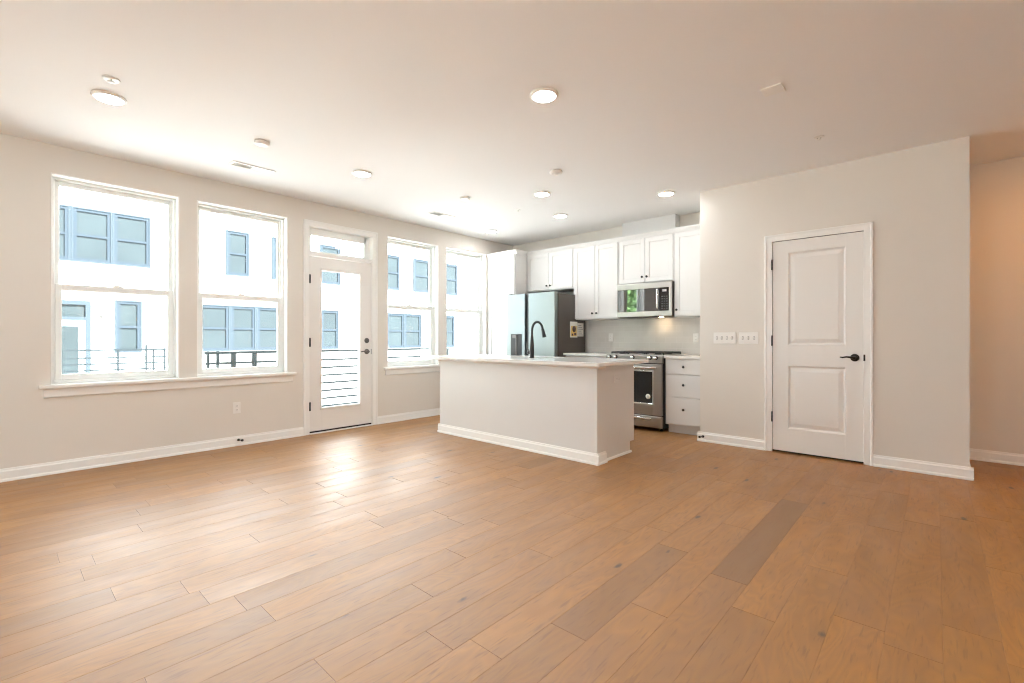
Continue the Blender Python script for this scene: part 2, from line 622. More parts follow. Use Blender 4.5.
# ------------------------------------------------------------------ windows
WLAB = ['tall white double hung window at the far left of the window wall', 'white double hung window just left of the balcony door',
        'white double hung window just right of the balcony door', 'white double hung window beside the tall pantry cabinet']
def window(n, y0, y1, label):
    r = sempty('window_%d' % n, (XL - 0.12, (y0 + y1) / 2, ZW0), label, 'window')
    z0, z1 = ZW0, ZW1
    e = 0.0005
    m = MB()                                                     # white jamb returns
    m.box(XL - 0.10, XL + 0.001, y0 + e, y0 + 0.010, z0 + 0.003, z1 - e); m.box(XL - 0.10, XL + 0.001, y1 - 0.010, y1 - e, z0 + 0.003, z1 - e)
    m.box(XL - 0.10, XL + 0.001, y0 + e, y1 - e, z1 - 0.010, z1 - e)
    m.build('jamb', M_TRIM, r)
    fx0, fx1 = XL - 0.19, XL - 0.085
    m = MB()
    f = 0.028
    m.box(fx0, fx1, y0 + e, y0 + f, z0 + 0.003, z1 - e, 0.003); m.box(fx0, fx1, y1 - f, y1 - e, z0 + 0.003, z1 - e, 0.003)
    m.box(fx0, fx1, y0 + e, y1 - e, z1 - f, z1 - e, 0.003); m.box(fx0, fx1, y0 + e, y1 - e, z0 + 0.003, z0 + f, 0.003)
    m.box(fx1 - 0.052, fx1 - 0.040, y0 + f, y0 + f + 0.014, z0 + f, z1 - f); m.box(fx1 - 0.052, fx1 - 0.040, y1 - f - 0.014, y1 - f, z0 + f, z1 - f)
    m.build('window_frame', M_VINYL, r)
    zm = 1.553
    def sash(name, x0, x1, za, zb, s, top, bot):
        m = MB()
        a, bb = y0 + f + 0.001, y1 - f - 0.001
        m.box(x0, x1, a, a + s, za, zb, 0.004); m.box(x0, x1, bb - s, bb, za, zb, 0.004)
        m.box(x0, x1, a + s - 0.003, bb - s + 0.003, zb - top, zb, 0.004); m.box(x0, x1, a + s - 0.003, bb - s + 0.003, za, za + bot, 0.004)
        o = m.build(name, M_VINYL, r)
        xm = (x0 + x1) / 2
        MB().box(xm - 0.003, xm + 0.003, a + s - 0.004, bb - s + 0.004, za + bot - 0.004, zb - top + 0.004).build('pane', M_GLASS, o)
        return o
    sash('upper_sash', fx1 - 0.085, fx1 - 0.053, zm - 0.028, z1 - f, 0.032, 0.036, 0.040)
    lo = sash('lower_sash', fx1 - 0.039, fx1 - 0.006, z0 + f, zm + 0.028, 0.044, 0.050, 0.050)
    k = MB()
    yc = (y0 + y1) / 2
    k.box(fx1 - 0.036, fx1 - 0.008, yc - 0.035, yc + 0.035, zm + 0.027, zm + 0.039, 0.003); k.box(fx1 - 0.026, fx1 - 0.010, yc - 0.03, yc + 0.012, zm + 0.039, zm + 0.048, 0.003)
    k.build('sash_lock', M_VINYL, lo)
for n, (a, c) in enumerate(WIN):
    window(n + 1, a, c, WLAB[n])

for n, (a, c) in enumerate(RX):
    r = sempty('window_%d' % (n + 7), (XR + 0.1, (a + c) / 2, 0.12), 'unseen white window added in the right side wall for fill light', 'window')
    m = MB()
    x0, x1 = XR + 0.05, XR + 0.13
    m.box(x0, x1, a + 0.0005, a + 0.05, 0.1205, 2.4865); m.box(x0, x1, c - 0.05, c - 0.0005, 0.1205, 2.4865); m.box(x0, x1, a + 0.05, c - 0.05, 0.1205, 0.17); m.box(x0, x1, a + 0.05, c - 0.05, 2.437, 2.4865); m.box(x0, x1, a + 0.05, c - 0.05, 1.53, 1.58)
    m.build('window_frame', M_VINYL, r)
    MB().box(XR + 0.087, XR + 0.093, a + 0.049, c - 0.049, 0.169, 2.438).build('pane', M_GLASS, r)
for n, (a, c) in enumerate(RW):
    r = sempty('window_%d' % (n + 5), ((a + c) / 2, YR - 0.1, 0.12), 'unseen white window added in the wall behind the viewer for fill light', 'window')
    m = MB()
    y0, y1 = YR - 0.13, YR - 0.05
    m.box(a + 0.0005, a + 0.05, y0, y1, 0.1205, 2.4865); m.box(c - 0.05, c - 0.0005, y0, y1, 0.1205, 2.4865); m.box(a + 0.05, c - 0.05, y0, y1, 0.1205, 0.17); m.box(a + 0.05, c - 0.05, y0, y1, 2.437, 2.4865); m.box(a + 0.05, c - 0.05, y0, y1, 1.53, 1.58)
    m.build('window_frame', M_VINYL, r)
    MB().box(a + 0.049, c - 0.049, YR - 0.093, YR - 0.087, 0.169, 2.438).build('pane', M_GLASS, r)

# ------------------------------------------------------------------ balcony door
def casing_box(m, axis, at, out, u0, u1, z0, z1):
    """flat casing with a raised outer bead; axis 'Y': on a wall of constant x (faces +x); axis 'X': on a wall of constant y (faces -y)"""
    if axis == 'Y':
        m.box(at, at + out, u0, u1, z0, z1, 0.003)
    else:
        m.box(u0, u1, at - out, at, z0, z1, 0.003)

def hinge(y, z, x, parent, along='Y'):
    """knuckle and finial of a butt hinge"""
    m = MB()
    m.lathe((x, y, z - 0.048), [(0.0, 0), (0.0075, 0.001), (0.0075, 0.031), (0.0068, 0.032), (0.0068, 0.033), (0.0075, 0.034), (0.0075, 0.063), (0.0068, 0.064), (0.0075, 0.065), (0.0075, 0.096), (0.0, 0.097)], 'Z', 10)
    m.lathe((x, y, z + 0.048), [(0.0045, 0), (0.006, 0.004), (0.003, 0.009), (0, 0.010)], 'Z', 8)
    if along == 'Y':
        m.box(x - 0.006, x + 0.002, y - 0.009, y + 0.010, z - 0.05, z + 0.05)
    m.build('hinge', M_BLACK, parent)

r = sempty('door_1', (XL - 0.02, (DY0 + DY1) / 2, 0), 'white full glass balcony door with transom between the windows', 'door')
m = MB()
casing_box(m, 'Y', XL, 0.017, 2.376, 2.438, 0.0, 2.44); casing_box(m, 'Y', XL, 0.017, 3.262, 3.326, 0.0, 2.44); casing_box(m, 'Y', XL, 0.017, 2.376, 3.326, 2.43, 2.492)
casing_box(m, 'Y', XL, 0.022, 2.372, 2.390, 0.0, 2.494); casing_box(m, 'Y', XL, 0.022, 3.312, 3.330, 0.0, 2.494); casing_box(m, 'Y', XL, 0.022, 2.372, 3.330, 2.478, 2.496)
m.build('casing', M_TRIM, r)
m = MB()
jx0, jx1 = XL - T + 0.01, XL + 0.0005
m.box(jx0, jx1, DY0 + 0.0005, DY0 + 0.017, 0, DZ1); m.box(jx0, jx1, DY1 - 0.022, DY1 - 0.0005, 0, DZ1); m.box(jx0, jx1, DY0, DY1, DZ1 - 0.017, DZ1 - 0.0005)
m.box(jx0, jx1, DY0 + 0.017, DY1 - 0.022, 2.088, 2.135, 0.003)
m.build('jamb', M_TRIM, r)
# transom sash
m = MB()
ta, tb, tz0, tz1 = DY0 + 0.017, DY1 - 0.022, 2.135, DZ1 - 0.017
tx0, tx1 = XL - 0.105, XL - 0.065
m.box(tx0, tx1, ta, ta + 0.052, tz0, tz1, 0.003); m.box(tx0, tx1, tb - 0.070, tb, tz0, tz1, 0.003); m.box(tx0, tx1, ta + 0.04, tb - 0.04, tz0, tz0 + 0.025, 0.003); m.box(tx0, tx1, ta + 0.04, tb - 0.04, tz1 - 0.085, tz1, 0.003)
ts = m.build('transom_frame', M_VINYL, r)
MB().box(XL - 0.088, XL - 0.082, ta + 0.048, tb - 0.066, tz0 + 0.021, tz1 - 0.081).build('pane', M_GLASS, ts)
# door leaf
sy0, sy1, sz0, sz1 = 2.4445, 3.2505, 0.030, 2.083
gx = (XL - 0.052, XL - 0.008)
gy0, gy1, gz0, gz1 = 2.590, 3.095, 0.292, 1.934
m = MB()
m.box(gx[0], gx[1], sy0, gy0, sz0, sz1, 0.002); m.box(gx[0], gx[1], gy1, sy1, sz0, sz1, 0.002); m.box(gx[0], gx[1], gy0 - 0.002, gy1 + 0.002, sz0, gz0, 0.002); m.box(gx[0], gx[1], gy0 - 0.002, gy1 + 0.002, gz1, sz1, 0.002)
leaf = m.build('door_leaf', M_DOOR, r)
m = MB()
q = 0.018
for X0_, X1_ in ((gx[1] - 0.012, gx[1] + 0.007), (gx[0] - 0.007, gx[0] + 0.012)):
    m.box(X0_, X1_, gy0 - q, gy0 + 0.006, gz0 - q, gz1 + q, 0.004); m.box(X0_, X1_, gy1 - 0.006, gy1 + q, gz0 - q, gz1 + q, 0.004)
    m.box(X0_, X1_, gy0 - q, gy1 + q, gz0 - q, gz0 + 0.006, 0.004); m.box(X0_, X1_, gy0 - q, gy1 + q, gz1 - 0.006, gz1 + q, 0.004)
m.build('glazing_bead', M_DOOR, leaf)
MB().box(XL - 0.034, XL - 0.026, gy0 - 0.001, gy1 + 0.001, gz0 - 0.001, gz1 + 0.001).build('pane', M_GLASS, leaf)
m = MB()
m.lathe((gx[1], 3.187, 1.093), [(0.033, 0), (0.033, 0.006), (0.028, 0.012), (0.018, 0.013), (0.018, 0.016), (0, 0.016)], 'X', 24); m.box(gx[1] + 0.014, gx[1] + 0.03, 3.183, 3.191, 1.078, 1.108, 0.003)
m.build('deadbolt', M_PEWTER, leaf)
m = MB()
m.lathe((gx[1], 3.187, 0.952), [(0.034, 0), (0.034, 0.006), (0.028, 0.012), (0.012, 0.015), (0.011, 0.045), (0.014, 0.05), (0, 0.052)], 'X', 24)
m.tube([(gx[1] + 0.045, 3.187, 0.952), (gx[1] + 0.048, 3.160, 0.954), (gx[1] + 0.047, 3.125, 0.956), (gx[1] + 0.044, 3.085, 0.953)], [0.010, 0.009, 0.008, 0.007])
m.build('lever_handle', M_PEWTER, leaf)
MB().box(gx[1] - 0.002, gx[1] + 0.004, sy1 - 0.003, sy1 + 0.012, 0.915, 0.985, 0.001).build('strike_plate', M_BLACK, r)
for z in (1.812, 1.072, 0.325):
    hinge(2.4415, z, XL + 0.018, leaf)
m = MB()
m.box(XL - T + 0.01, XL - 0.002, DY0 + 0.017, DY1 - 0.022, -0.006, 0.0295, 0.003)
m.build('threshold', M_BRONZE, r)
MB().box(XL - 0.002, XL + 0.03, DY0 + 0.013, DY1 - 0.012, 0.0005, 0.014, 0.004).build('threshold_strip', M_TRIM, r)

# ------------------------------------------------------------------ closet door
r = sempty('door_2', ((OX0 + OX1) / 2, YD, 0), 'white two panel door with black lever in the closet wall', 'door')
m = MB()
for a, c in ((-1.262, -1.198), (-0.472, -0.410)):
    casing_box(m, 'X', YD, 0.014, a, c, 0.0, 2.083)
casing_box(m, 'X', YD, 0.014, -1.262, -0.410, 2.075, 2.135)
casing_box(m, 'X', YD, 0.020, -1.266, -1.248, 0.0, 2.14); casing_box(m, 'X', YD, 0.020, -0.424, -0.406, 0.0, 2.14); casing_box(m, 'X', YD, 0.020, -1.266, -0.406, 2.122, 2.14)
m.build('casing', M_TRIM, r)
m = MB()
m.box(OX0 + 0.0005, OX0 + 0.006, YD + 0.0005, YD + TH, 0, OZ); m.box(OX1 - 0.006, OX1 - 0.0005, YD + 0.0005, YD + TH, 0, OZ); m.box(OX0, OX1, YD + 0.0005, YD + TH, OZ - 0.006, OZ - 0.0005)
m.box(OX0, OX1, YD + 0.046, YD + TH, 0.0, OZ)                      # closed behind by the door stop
m.build('jamb', M_SHADOWGAP, r)  # dark jamb: shade of the door gaps put into its colour
lx0, lx1, lz0, lz1 = -1.1965, -0.4735, 0.020, 2.071
ly = YD - 0.001
px0, px1 = -1.062, -0.604
pz = ((0.242, 0.852), (1.058, 1.952))
m = MB()
y0, y1 = ly, ly + 0.036
m.box(lx0, px0, y0, y1, lz0, lz1, 0.0015); m.box(px1, lx1, y0, y1, lz0, lz1, 0.0015)
m.box(px0 - 0.002, px1 + 0.002, y0, y1, lz0, pz[0][0], 0.0015); m.box(px0 - 0.002, px1 + 0.002, y0, y1, pz[0][1], pz[1][0], 0.0015); m.box(px0 - 0.002, px1 + 0.002, y0, y1, pz[1][1], lz1, 0.0015)
def ring(m, x0, x1, z0, z1, yo, x0b, x1b, z0b, z1b, yi):
    """sloping moulding between an outer and an inner rectangle"""
    t = bmesh.new()
    A = [t.verts.new(p) for p in ((x0, yo, z0), (x1, yo, z0), (x1, yo, z1), (x0, yo, z1))]
    B = [t.verts.new(p) for p in ((x0b, yi, z0b), (x1b, yi, z0b), (x1b, yi, z1b), (x0b, yi, z1b))]
    for k in range(4):
        t.faces.new((A[k], A[(k + 1) % 4], B[(k + 1) % 4], B[k]))
    m._merge(t)
for za, zb in pz:
    d1, d2, d3 = 0.014, 0.022, 0.056
    ring(m, px0, px1, za, zb, y0, px0 + d1, px1 - d1, za + d1, zb - d1, y0 + 0.012)
    ring(m, px0 + d1, px1 - d1, za + d1, zb - d1, y0 + 0.012, px0 + d2, px1 - d2, za + d2, zb - d2, y0 + 0.012)
    ring(m, px0 + d2, px1 - d2, za + d2, zb - d2, y0 + 0.012, px0 + d3, px1 - d3, za + d3, zb - d3, y0 + 0.003)
    m.box(px0 + d3 - 0.001, px1 - d3 + 0.001, y0 + 0.003, y0 + 0.03, za + d3 - 0.001, zb - d3 + 0.001)
leaf = m.build('door_leaf', M_DOOR, r)
m = MB()
hx, hz = -0.536, 0.946
m.lathe((hx, ly, hz), [(0.034, 0), (0.034, 0.005), (0.029, 0.011), (0.013, 0.014), (0.011, 0.045), (0.015, 0.05), (0.012, 0.058), (0, 0.06)], '-Y', 24)
m.tube([(hx, ly - 0.05, hz), (hx - 0.025, ly - 0.053, hz + 0.004), (hx - 0.055, ly - 0.052, hz + 0.007), (hx - 0.085, ly - 0.048, hz + 0.001), (hx - 0.105, ly - 0.045, hz + 0.004)], [0.011, 0.0095, 0.008, 0.007, 0.005])
m.build('lever_handle', M_BRONZE, leaf)
MB().box(lx1 + 0.001, lx1 + 0.014, YD - 0.018, YD - 0.0125, 0.918, 0.975, 0.001).build('strike_plate', M_BRONZE, r)
for z in (1.843, 1.093, 0.344):
    hinge(YD - 0.016, z, lx0 - 0.003, leaf, 'X')

# ------------------------------------------------------------------ kitchen cabinets
def shaker(m, x0, x1, yf, z0, z1, st=0.058, th=0.019):
    m.box(x0, x0 + st, yf, yf + th, z0, z1, 0.0015); m.box(x1 - st, x1, yf, yf + th, z0, z1, 0.0015)
    m.box(x0 + st - 0.001, x1 - st + 0.001, yf, yf + th, z0, z0 + st, 0.0015); m.box(x0 + st - 0.001, x1 - st + 0.001, yf, yf + th, z1 - st, z1, 0.0015)
    m.box(x0 + st - 0.002, x1 - st + 0.002, yf + 0.009, yf + th - 0.001, z0 + st - 0.002, z1 - st + 0.002)

def knob(x, y, z, parent):
    MB().lathe((x, y, z), [(0.007, 0), (0.006, 0.010), (0.010, 0.016), (0.0145, 0.020), (0.0145, 0.026), (0.010, 0.030), (0, 0.031)], '-Y', 16).build('knob', M_BLACK, parent)

CROWN = [(0, 0), (0.006, 0), (0.012, 0.018), (0.030, 0.046), (0.034, 0.050), (0.034, 0.062), (0, 0.062)]
def cabinet(name, x0, x1, yf, z0, z1, label, doors, knobs, crown=None, yb=YB):
    """box with a face frame, shaker doors [(x0,x1,z0,z1)], knobs [(x,z)] one per door"""
    r = thing(name, ((x0 + x1) / 2, (yf + yb) / 2, z0), label, 'cabinet', None)
    m = MB()
    m.box(x0, x1, yf, yb - 0.002, z0, z1, 0.0015)
    m.build('carcass', M_CAB, r)
    for (a, c, d, e), kk in zip(doors, knobs):
        m = MB()
        shaker(m, a, c, yf - 0.0205, d, e)
        dr = m.build('door', M_CAB, r)
        if kk:
            knob(kk[0], yf - 0.0205, kk[1], dr)
    if crown:
        m = MB()
        for p0, p1, n in crown:
            m.run(CROWN, p0, p1, n)
        for o in m.bm.verts:
            o.co.z += z1 - 0.012
        m.build('crown_moulding', M_CAB, r)
    return r

YU = 5.648            # face of the wall cabinets' boxes
zt = 2.437
def two(x0, x1, z0, z1, g=0.0025, e=0.012):
    xm = (x0 + x1) / 2
    return [(x0 + e, xm - g, z0, z1), (xm + g, x1 - e, z0, z1)]
# pantry
px0_, px1_ = XL + 0.035, -4.792
yp = 5.365
m_r = cabinet('pantry_cabinet', px0_, px1_, yp, 0.10, zt, 'tall white pantry cabinet between the last window and the refrigerator',
        [(px0_ + 0.010, px1_ - 0.008, 1.372, 2.418), (px0_ + 0.010, px1_ - 0.008, 0.115, 1.366)], [None, None],
        [((px0_ - 0.033, yp), (px1_ + 0.034, yp), (0, -1)), ((px1_, yp), (px1_, YU - 0.034), (1, 0))])
m = MB(); m.box(px0_, px1_, yp + 0.07, YB - 0.002, 0, 0.101); m.box(XL + 0.002, px0_ + 0.002, yp + 0.002, yp + 0.02, 0, zt)
m.build('toe_kick', M_CAB, m_r)
# over the refrigerator
fx0, fx1 = px1_ + 0.001, -3.905
d = two(fx0, fx1, 1.865, 2.418)
cabinet('wall_cabinet', fx0, fx1, YU, 1.848, zt, 'short white two door wall cabinet above the refrigerator', d, [(d[0][1] - 0.030, 1.92), (d[1][0] + 0.030, 1.92)],
        [((fx0 + 0.001, YU), (fx1, YU), (0, -1))])
# tall pair
tx0_, tx1_ = fx1 + 0.001, -3.168
d = two(tx0_, tx1_, 1.402, 2.418)
cabinet('wall_cabinet', tx0_, tx1_, YU, 1.388, zt, 'tall white two door wall cabinet between refrigerator and microwave', d, [(d[0][1] - 0.032, 1.472), (d[1][0] + 0.032, 1.472)],
        [((tx0_, YU), (tx1_, YU), (0, -1))])
# over the microwave
ox0, ox1 = tx1_ + 0.001, -2.402
d = two(ox0, ox1, 1.848, 2.418)
cabinet('wall_cabinet', ox0, ox1, YU, 1.832, zt, 'short white two door wall cabinet above the microwave', d, [(d[0][1] - 0.030, 1.917), (d[1][0] + 0.030, 1.917)],
        [((ox0, YU), (ox1, YU), (0, -1))])
# right single
rx0, rx1 = ox1 + 0.001, XC0 - 0.004
cabinet('wall_cabinet', rx0, rx1, YU, 1.388, zt, 'white single door wall cabinet right of the microwave', [(rx0 + 0.012, rx1 - 0.012, 1.402, 2.418)], [(rx0 + 0.043, 1.472)],
        [((rx0, YU), (rx1, YU), (0, -1))])

# base cabinets
YBASE = 5.362
bx0, bx1 = -3.845, -3.178
r = cabinet('base_cabinet', bx0, bx1, YBASE, 0.10, 0.884, 'white base cabinet between the refrigerator and the range', two(bx0, bx1, 0.115, 0.69), [(-3.545, 0.64), (-3.478, 0.64)])
m = MB(); m.box(bx0 + 0.012, bx1 - 0.012, YBASE - 0.02, YBASE - 0.001, 0.705, 0.872, 0.0015)
dr = m.build('drawer', M_CAB, r); knob((bx0 + bx1) / 2, YBASE - 0.02, 0.79, dr)
m = MB(); m.box(bx0, bx1, YBASE + 0.07, YB - 0.002, 0, 0.101); m.build('toe_kick', M_CAB, r)

dx0, dx1 = -2.388, XC0 - 0.003
r = thing('base_cabinet', ((dx0 + dx1) / 2, 5.67, 0), 'white three drawer base cabinet right of the range', 'cabinet')
MB().box(dx0, dx1, YBASE, YB - 0.002, 0.10, 0.884, 0.0015).build('carcass', M_CAB, r)
for za, zb, kz in ((0.700, 0.872, 0.788), (0.438, 0.690, 0.578), (0.116, 0.428, 0.292)):
    m = MB(); m.box(dx0 + 0.020, dx1 - 0.006, YBASE - 0.02, YBASE - 0.0005, za, zb, 0.002)
    dr = m.build('drawer', M_CAB, r)
    knob(-2.158, YBASE - 0.02, kz, dr)
MB().box(dx0 + 0.01, dx1, YBASE + 0.065, YB - 0.002, 0, 0.101).build('toe_kick', M_CAB, r)

for a, c, lab in ((-3.858, -3.176, 'white counter slab between the refrigerator and the range'), (-2.392, XC0 - 0.001, 'short white counter slab right of the range')):
    tag(MB().box(a, c, YBASE - 0.042, YB - 0.012, 0.885, 0.917, 0.003, 2).build('countertop', M_QUARTZ), lab, 'countertop')
struct(MB().box(-3.86, XC0 - 0.001, YB - 0.011, YB - 0.001, 0.918, 1.387).build('trim_3', M_TILE), 'pale grey subway tile backsplash', 'backsplash')

# ------------------------------------------------------------------ refrigerator
r = thing('refrigerator', (-4.32, 5.55, 0), 'stainless side by side refrigerator with dark grey sides', 'refrigerator')
fl, fr_, fz1 = -4.772, -3.872, 1.772
m = MB(); m.box(fl + 0.004, fr_, 5.232, 5.90, 0.03, fz1 - 0.02, 0.004); m.build('body', M_DARKCASE, r)
for a, c in ((fl, -4.418), (-4.352, fr_ - 0.008)):
    m = MB(); m.box(a, c, 5.150, 5.222, 0.075, fz1, 0.008, 3)
    dd = m.build('door', M_STEELV, r)
    if a == fl:
        m = MB()                                                    # water dispenser
        x0, x1, z0, z1 = -4.690, -4.478, 0.845, 1.185
        m.box(x0, x1, 5.1465, 5.1505, z0, z1, 0.001)
        dp = m.build('dispenser', M_BLACK, dd)
        m = MB(); m.box(x0 + 0.045, x1 - 0.085, 5.128, 5.147, 1.125, 1.175, 0.005, 2); m.box(x0 + 0.098, x0 + 0.122, 5.136, 5.147, 0.88, 1.13, 0.004); m.box(x0 + 0.01, x1 - 0.01, 5.136, 5.147, 0.847, 0.865, 0.003)
        m.build('dispenser_spout', M_PEWTER, dp)
m = MB(); m.box(-4.419, -4.351, 5.176, 5.24, 0.078, fz1 - 0.004, 0.002); m.build('pocket_handle', M_BLACK, r)
for x in (-4.73, -3.93):
    m = MB(); m.box(x - 0.03, x + 0.03, 5.165, 5.30, fz1 - 0.02, fz1 + 0.012, 0.004); m.build('hinge_cover', M_BLACK, r)
m = MB(); m.box(fl + 0.01, fr_ - 0.01, 5.20, 5.26, 0.0, 0.072, 0.003); m.build('toe_grille', M_BLACK, r)

# leaflets hanging on its side
gx_ = fr_ + 0.001
r = thing('leaflet', (gx_, 5.60, 1.23), 'yellow printed leaflet hung on the refrigerator side', 'leaflet', )
m = MB(); m.box(gx_, gx_ + 0.003, 5.505, 5.685, 1.135, 1.362); m.build('sheet', M_PAPER, r)
m = MB(); m.box(gx_ + 0.003, gx_ + 0.004, 5.525, 5.665, 1.15, 1.30); m.build('printed_panel', M_YEL, r)
m = MB(); m.lathe((gx_ + 0.004, 5.60, 1.255), [(0.045, 0), (0.045, 0.001), (0, 0.001)], 'X', 16); m.box(gx_ + 0.004, gx_ + 0.005, 5.54, 5.58, 1.16, 1.19); m.box(gx_ + 0.004, gx_ + 0.005, 5.60, 5.655, 1.165, 1.20); m.build('printed_picture', M_PRINTD, r)
r = thing('leaflet', (gx_, 5.77, 1.25), 'white leaflet of grey print beside the yellow one', 'leaflet')
m = MB(); m.box(gx_, gx_ + 0.003, 5.692, 5.842, 1.150, 1.345); m.build('sheet', M_PAPER, r)
m = MB()
for k in range(6):
    m.box(gx_ + 0.003, gx_ + 0.004, 5.706, 5.828 - 0.02 * (k % 3), 1.165 + 0.028 * k, 1.178 + 0.028 * k)
m.build('printed_lines', M_PRINTG, r)

# ------------------------------------------------------------------ microwave
r = thing('microwave', (-2.78, 5.78, 1.39), 'stainless over the range microwave with black glass door', 'microwave')
mx0, mx1, my, mz0, mz1 = -3.162, -2.406, 5.585, 1.398, 1.830
m = MB(); m.box(mx0, mx1, my + 0.012, YB - 0.003, mz0, mz1, 0.003); m.build('body', M_DARKCASE, r)
m = MB()
m.box(mx0, mx1, my, my + 0.020, mz1 - 0.072, mz1, 0.004, 2); m.box(mx0, mx1, my, my + 0.020, mz0 + 0.004, mz0 + 0.068, 0.004, 2); m.box(mx1 - 0.038, mx1, my, my + 0.020, mz0 + 0.06, mz1 - 0.06, 0.004, 2)
m.build('front_frame', M_STEEL, r)
m = MB(); m.box(mx0 + 0.002, mx1 - 0.162, my + 0.002, my + 0.014, mz0 + 0.068, mz1 - 0.072, 0.002); dd = m.build('door', M_MWGLASS, r)
m = MB(); hx = mx1 - 0.178
m.tube([(hx, my + 0.004, mz0 + 0.105), (hx, my - 0.030, mz0 + 0.105), (hx, my - 0.034, mz0 + 0.115), (hx, my - 0.034, mz1 - 0.105), (hx, my - 0.030, mz1 - 0.095), (hx, my + 0.004, mz1 - 0.095)], 0.0105, 12); m.build('handle', M_CHROME, dd)
m = MB(); m.box(mx1 - 0.160, mx1 - 0.039, my + 0.002, my + 0.014, mz0 + 0.068, mz1 - 0.072, 0.002); cp = m.build('control_panel', M_BGLASS, r)
m = MB(); m.box(mx1 - 0.125, mx1 - 0.070, my + 0.0005, my + 0.003, mz1 - 0.125, mz1 - 0.095); m.build('display', M_PRINTG, cp)
m = MB()
for i in range(6):
    for j in range(3):
        MB().box(mx1 - 0.135 + 0.030 * j, mx1 - 0.117 + 0.030 * j, my + 0.0008, my + 0.003, mz0 + 0.092 + 0.030 * i, mz0 + 0.102 + 0.030 * i).build('key', M_KEY, cp)
m = MB()
for k in range(20):
    m.box(mx0 + 0.03 + 0.03 * k, mx0 + 0.052 + 0.03 * k, my + 0.028, my + 0.07, mz0 - 0.004, mz0 + 0.002)
m.build('vent_grille', M_BLACK, r)
MB().lathe((-2.66, 5.84, mz0 + 0.001), [(0.028, 0), (0.028, 0.003), (0, 0.003)], '-Z', 16).build('task_light', M_TASK, r)

# ------------------------------------------------------------------ range
r = thing('range', (-2.79, 5.62, 0), 'stainless slide in gas range with black oven glass', 'range')
ax0, ax1 = -3.168, -2.404
m = MB(); m.box(ax0 + 0.006, ax1 - 0.001, 5.345, 5.945, 0.03, 0.905, 0.003); m.build('body', M_BLACK, r)
m = MB(); m.box(ax0, ax1, 5.318, 5.955, 0.905, 0.922, 0.004, 2); m.build('cooktop', M_STEEL, r)
m = MB(); m.prism([(ax0, 5.31, 0.822), (ax0, 5.345, 0.822), (ax0, 5.345, 0.914), (ax0, 5.328, 0.914), (ax0, 5.305, 0.900)], (ax1 - ax0, 0, 0)); cp = m.build('control_panel', M_STEEL, r)
for x in (-3.108, -3.022, -2.785, -2.558, -2.482):
    kb = MB().lathe((x, 5.3055, 0.886), [(0.026, 0), (0.026, 0.006), (0.020, 0.008), (0, 0.008)], '-Y', 20).build('knob', M_BLACK, cp)
    MB().lathe((x, 5.2975, 0.886), [(0.021, 0), (0.0195, 0.022), (0.016, 0.027), (0, 0.027)], '-Y', 20).build('knob_cap', M_CHROME, kb)
for k in range(3):
    gx0, gx1 = ax0 + 0.025 + k * 0.242, ax0 + 0.025 + k * 0.242 + 0.232
    m = MB()
    for x in (gx0, (gx0 + gx1) / 2 - 0.006, gx1 - 0.012):
        m.box(x, x + 0.012, 5.40, 5.915, 0.934, 0.952, 0.003)
    for y in (5.40, 5.52, 5.65, 5.78, 5.903):
        m.box(gx0, gx1, y, y + 0.012, 0.934, 0.952, 0.003)
    for x in (gx0, gx1 - 0.012):
        for y in (5.40, 5.903):
            m.box(x, x + 0.012, y, y + 0.012, 0.9215, 0.936)
    m.build('grate', M_IRON, r)
for x, y in ((-3.03, 5.50), (-3.03, 5.80), (-2.79, 5.65), (-2.545, 5.50), (-2.545, 5.80)):
    MB().lathe((x, y, 0.9215), [(0.050, 0), (0.050, 0.004), (0.036, 0.006), (0.036, 0.011), (0, 0.012)], 'Z', 20).build('burner', M_IRON, r)
m = MB()
oz0, oz1, oy = 0.192, 0.808, 5.300
wx0, wx1, wz0, wz1 = -3.055, -2.520, 0.330, 0.722
m.box(ax0 + 0.004, wx0, oy, oy + 0.042, oz0, oz1, 0.003); m.box(wx1, ax1 - 0.004, oy, oy + 0.042, oz0, oz1, 0.003); m.box(wx0 - 0.002, wx1 + 0.002, oy, oy + 0.042, oz0, wz0, 0.003); m.box(wx0 - 0.002, wx1 + 0.002, oy, oy + 0.042, wz1, oz1, 0.003)
od = m.build('oven_door', M_STEEL, r)
m = MB(); m.box(wx0 - 0.001, wx1 + 0.001, oy + 0.004, oy + 0.03, wz0 - 0.001, wz1 + 0.001); m.build('oven_window', M_BGLASS, od)
m = MB()
for a, c, d, e in ((wx0 - 0.012, wx0 + 0.006, wz0 - 0.012, wz1 + 0.012), (wx1 - 0.006, wx1 + 0.012, wz0 - 0.012, wz1 + 0.012), (wx0, wx1, wz0 - 0.012, wz0 + 0.006), (wx0, wx1, wz1 - 0.006, wz1 + 0.012)):
    m.box(a, c, oy - 0.003, oy + 0.01, d, e, 0.002)
m.build('window_trim', M_CHROME, od)
m = MB(); m.lathe((-2.583, oy + 0.0042, 0.416), [(0.031, 0), (0.031, 0.0015), (0, 0.0015)], '-Y', 24); st = m.build('round_sticker', M_PAPER, od)
m = MB(); m.box(-2.594, -2.572, oy + 0.0018, oy + 0.0028, 0.402, 0.408); m.box(-2.597, -2.569, oy + 0.0018, oy + 0.0028, 0.412, 0.420); m.box(-2.590, -2.576, oy + 0.0018, oy + 0.0028, 0.425, 0.433); m.build('sticker_print', M_PRINTG, st)
def bar(x0, x1, y, z, parent):
    m = MB()
    m.tube([(x0, y - 0.052, z), (x1, y - 0.052, z)], 0.0125, 14)
    for x in (x0 + 0.03, x1 - 0.03):
        m.tube([(x, y + 0.002, z), (x, y - 0.052, z)], 0.009, 10)
    m.build('handle', M_CHROME, parent)
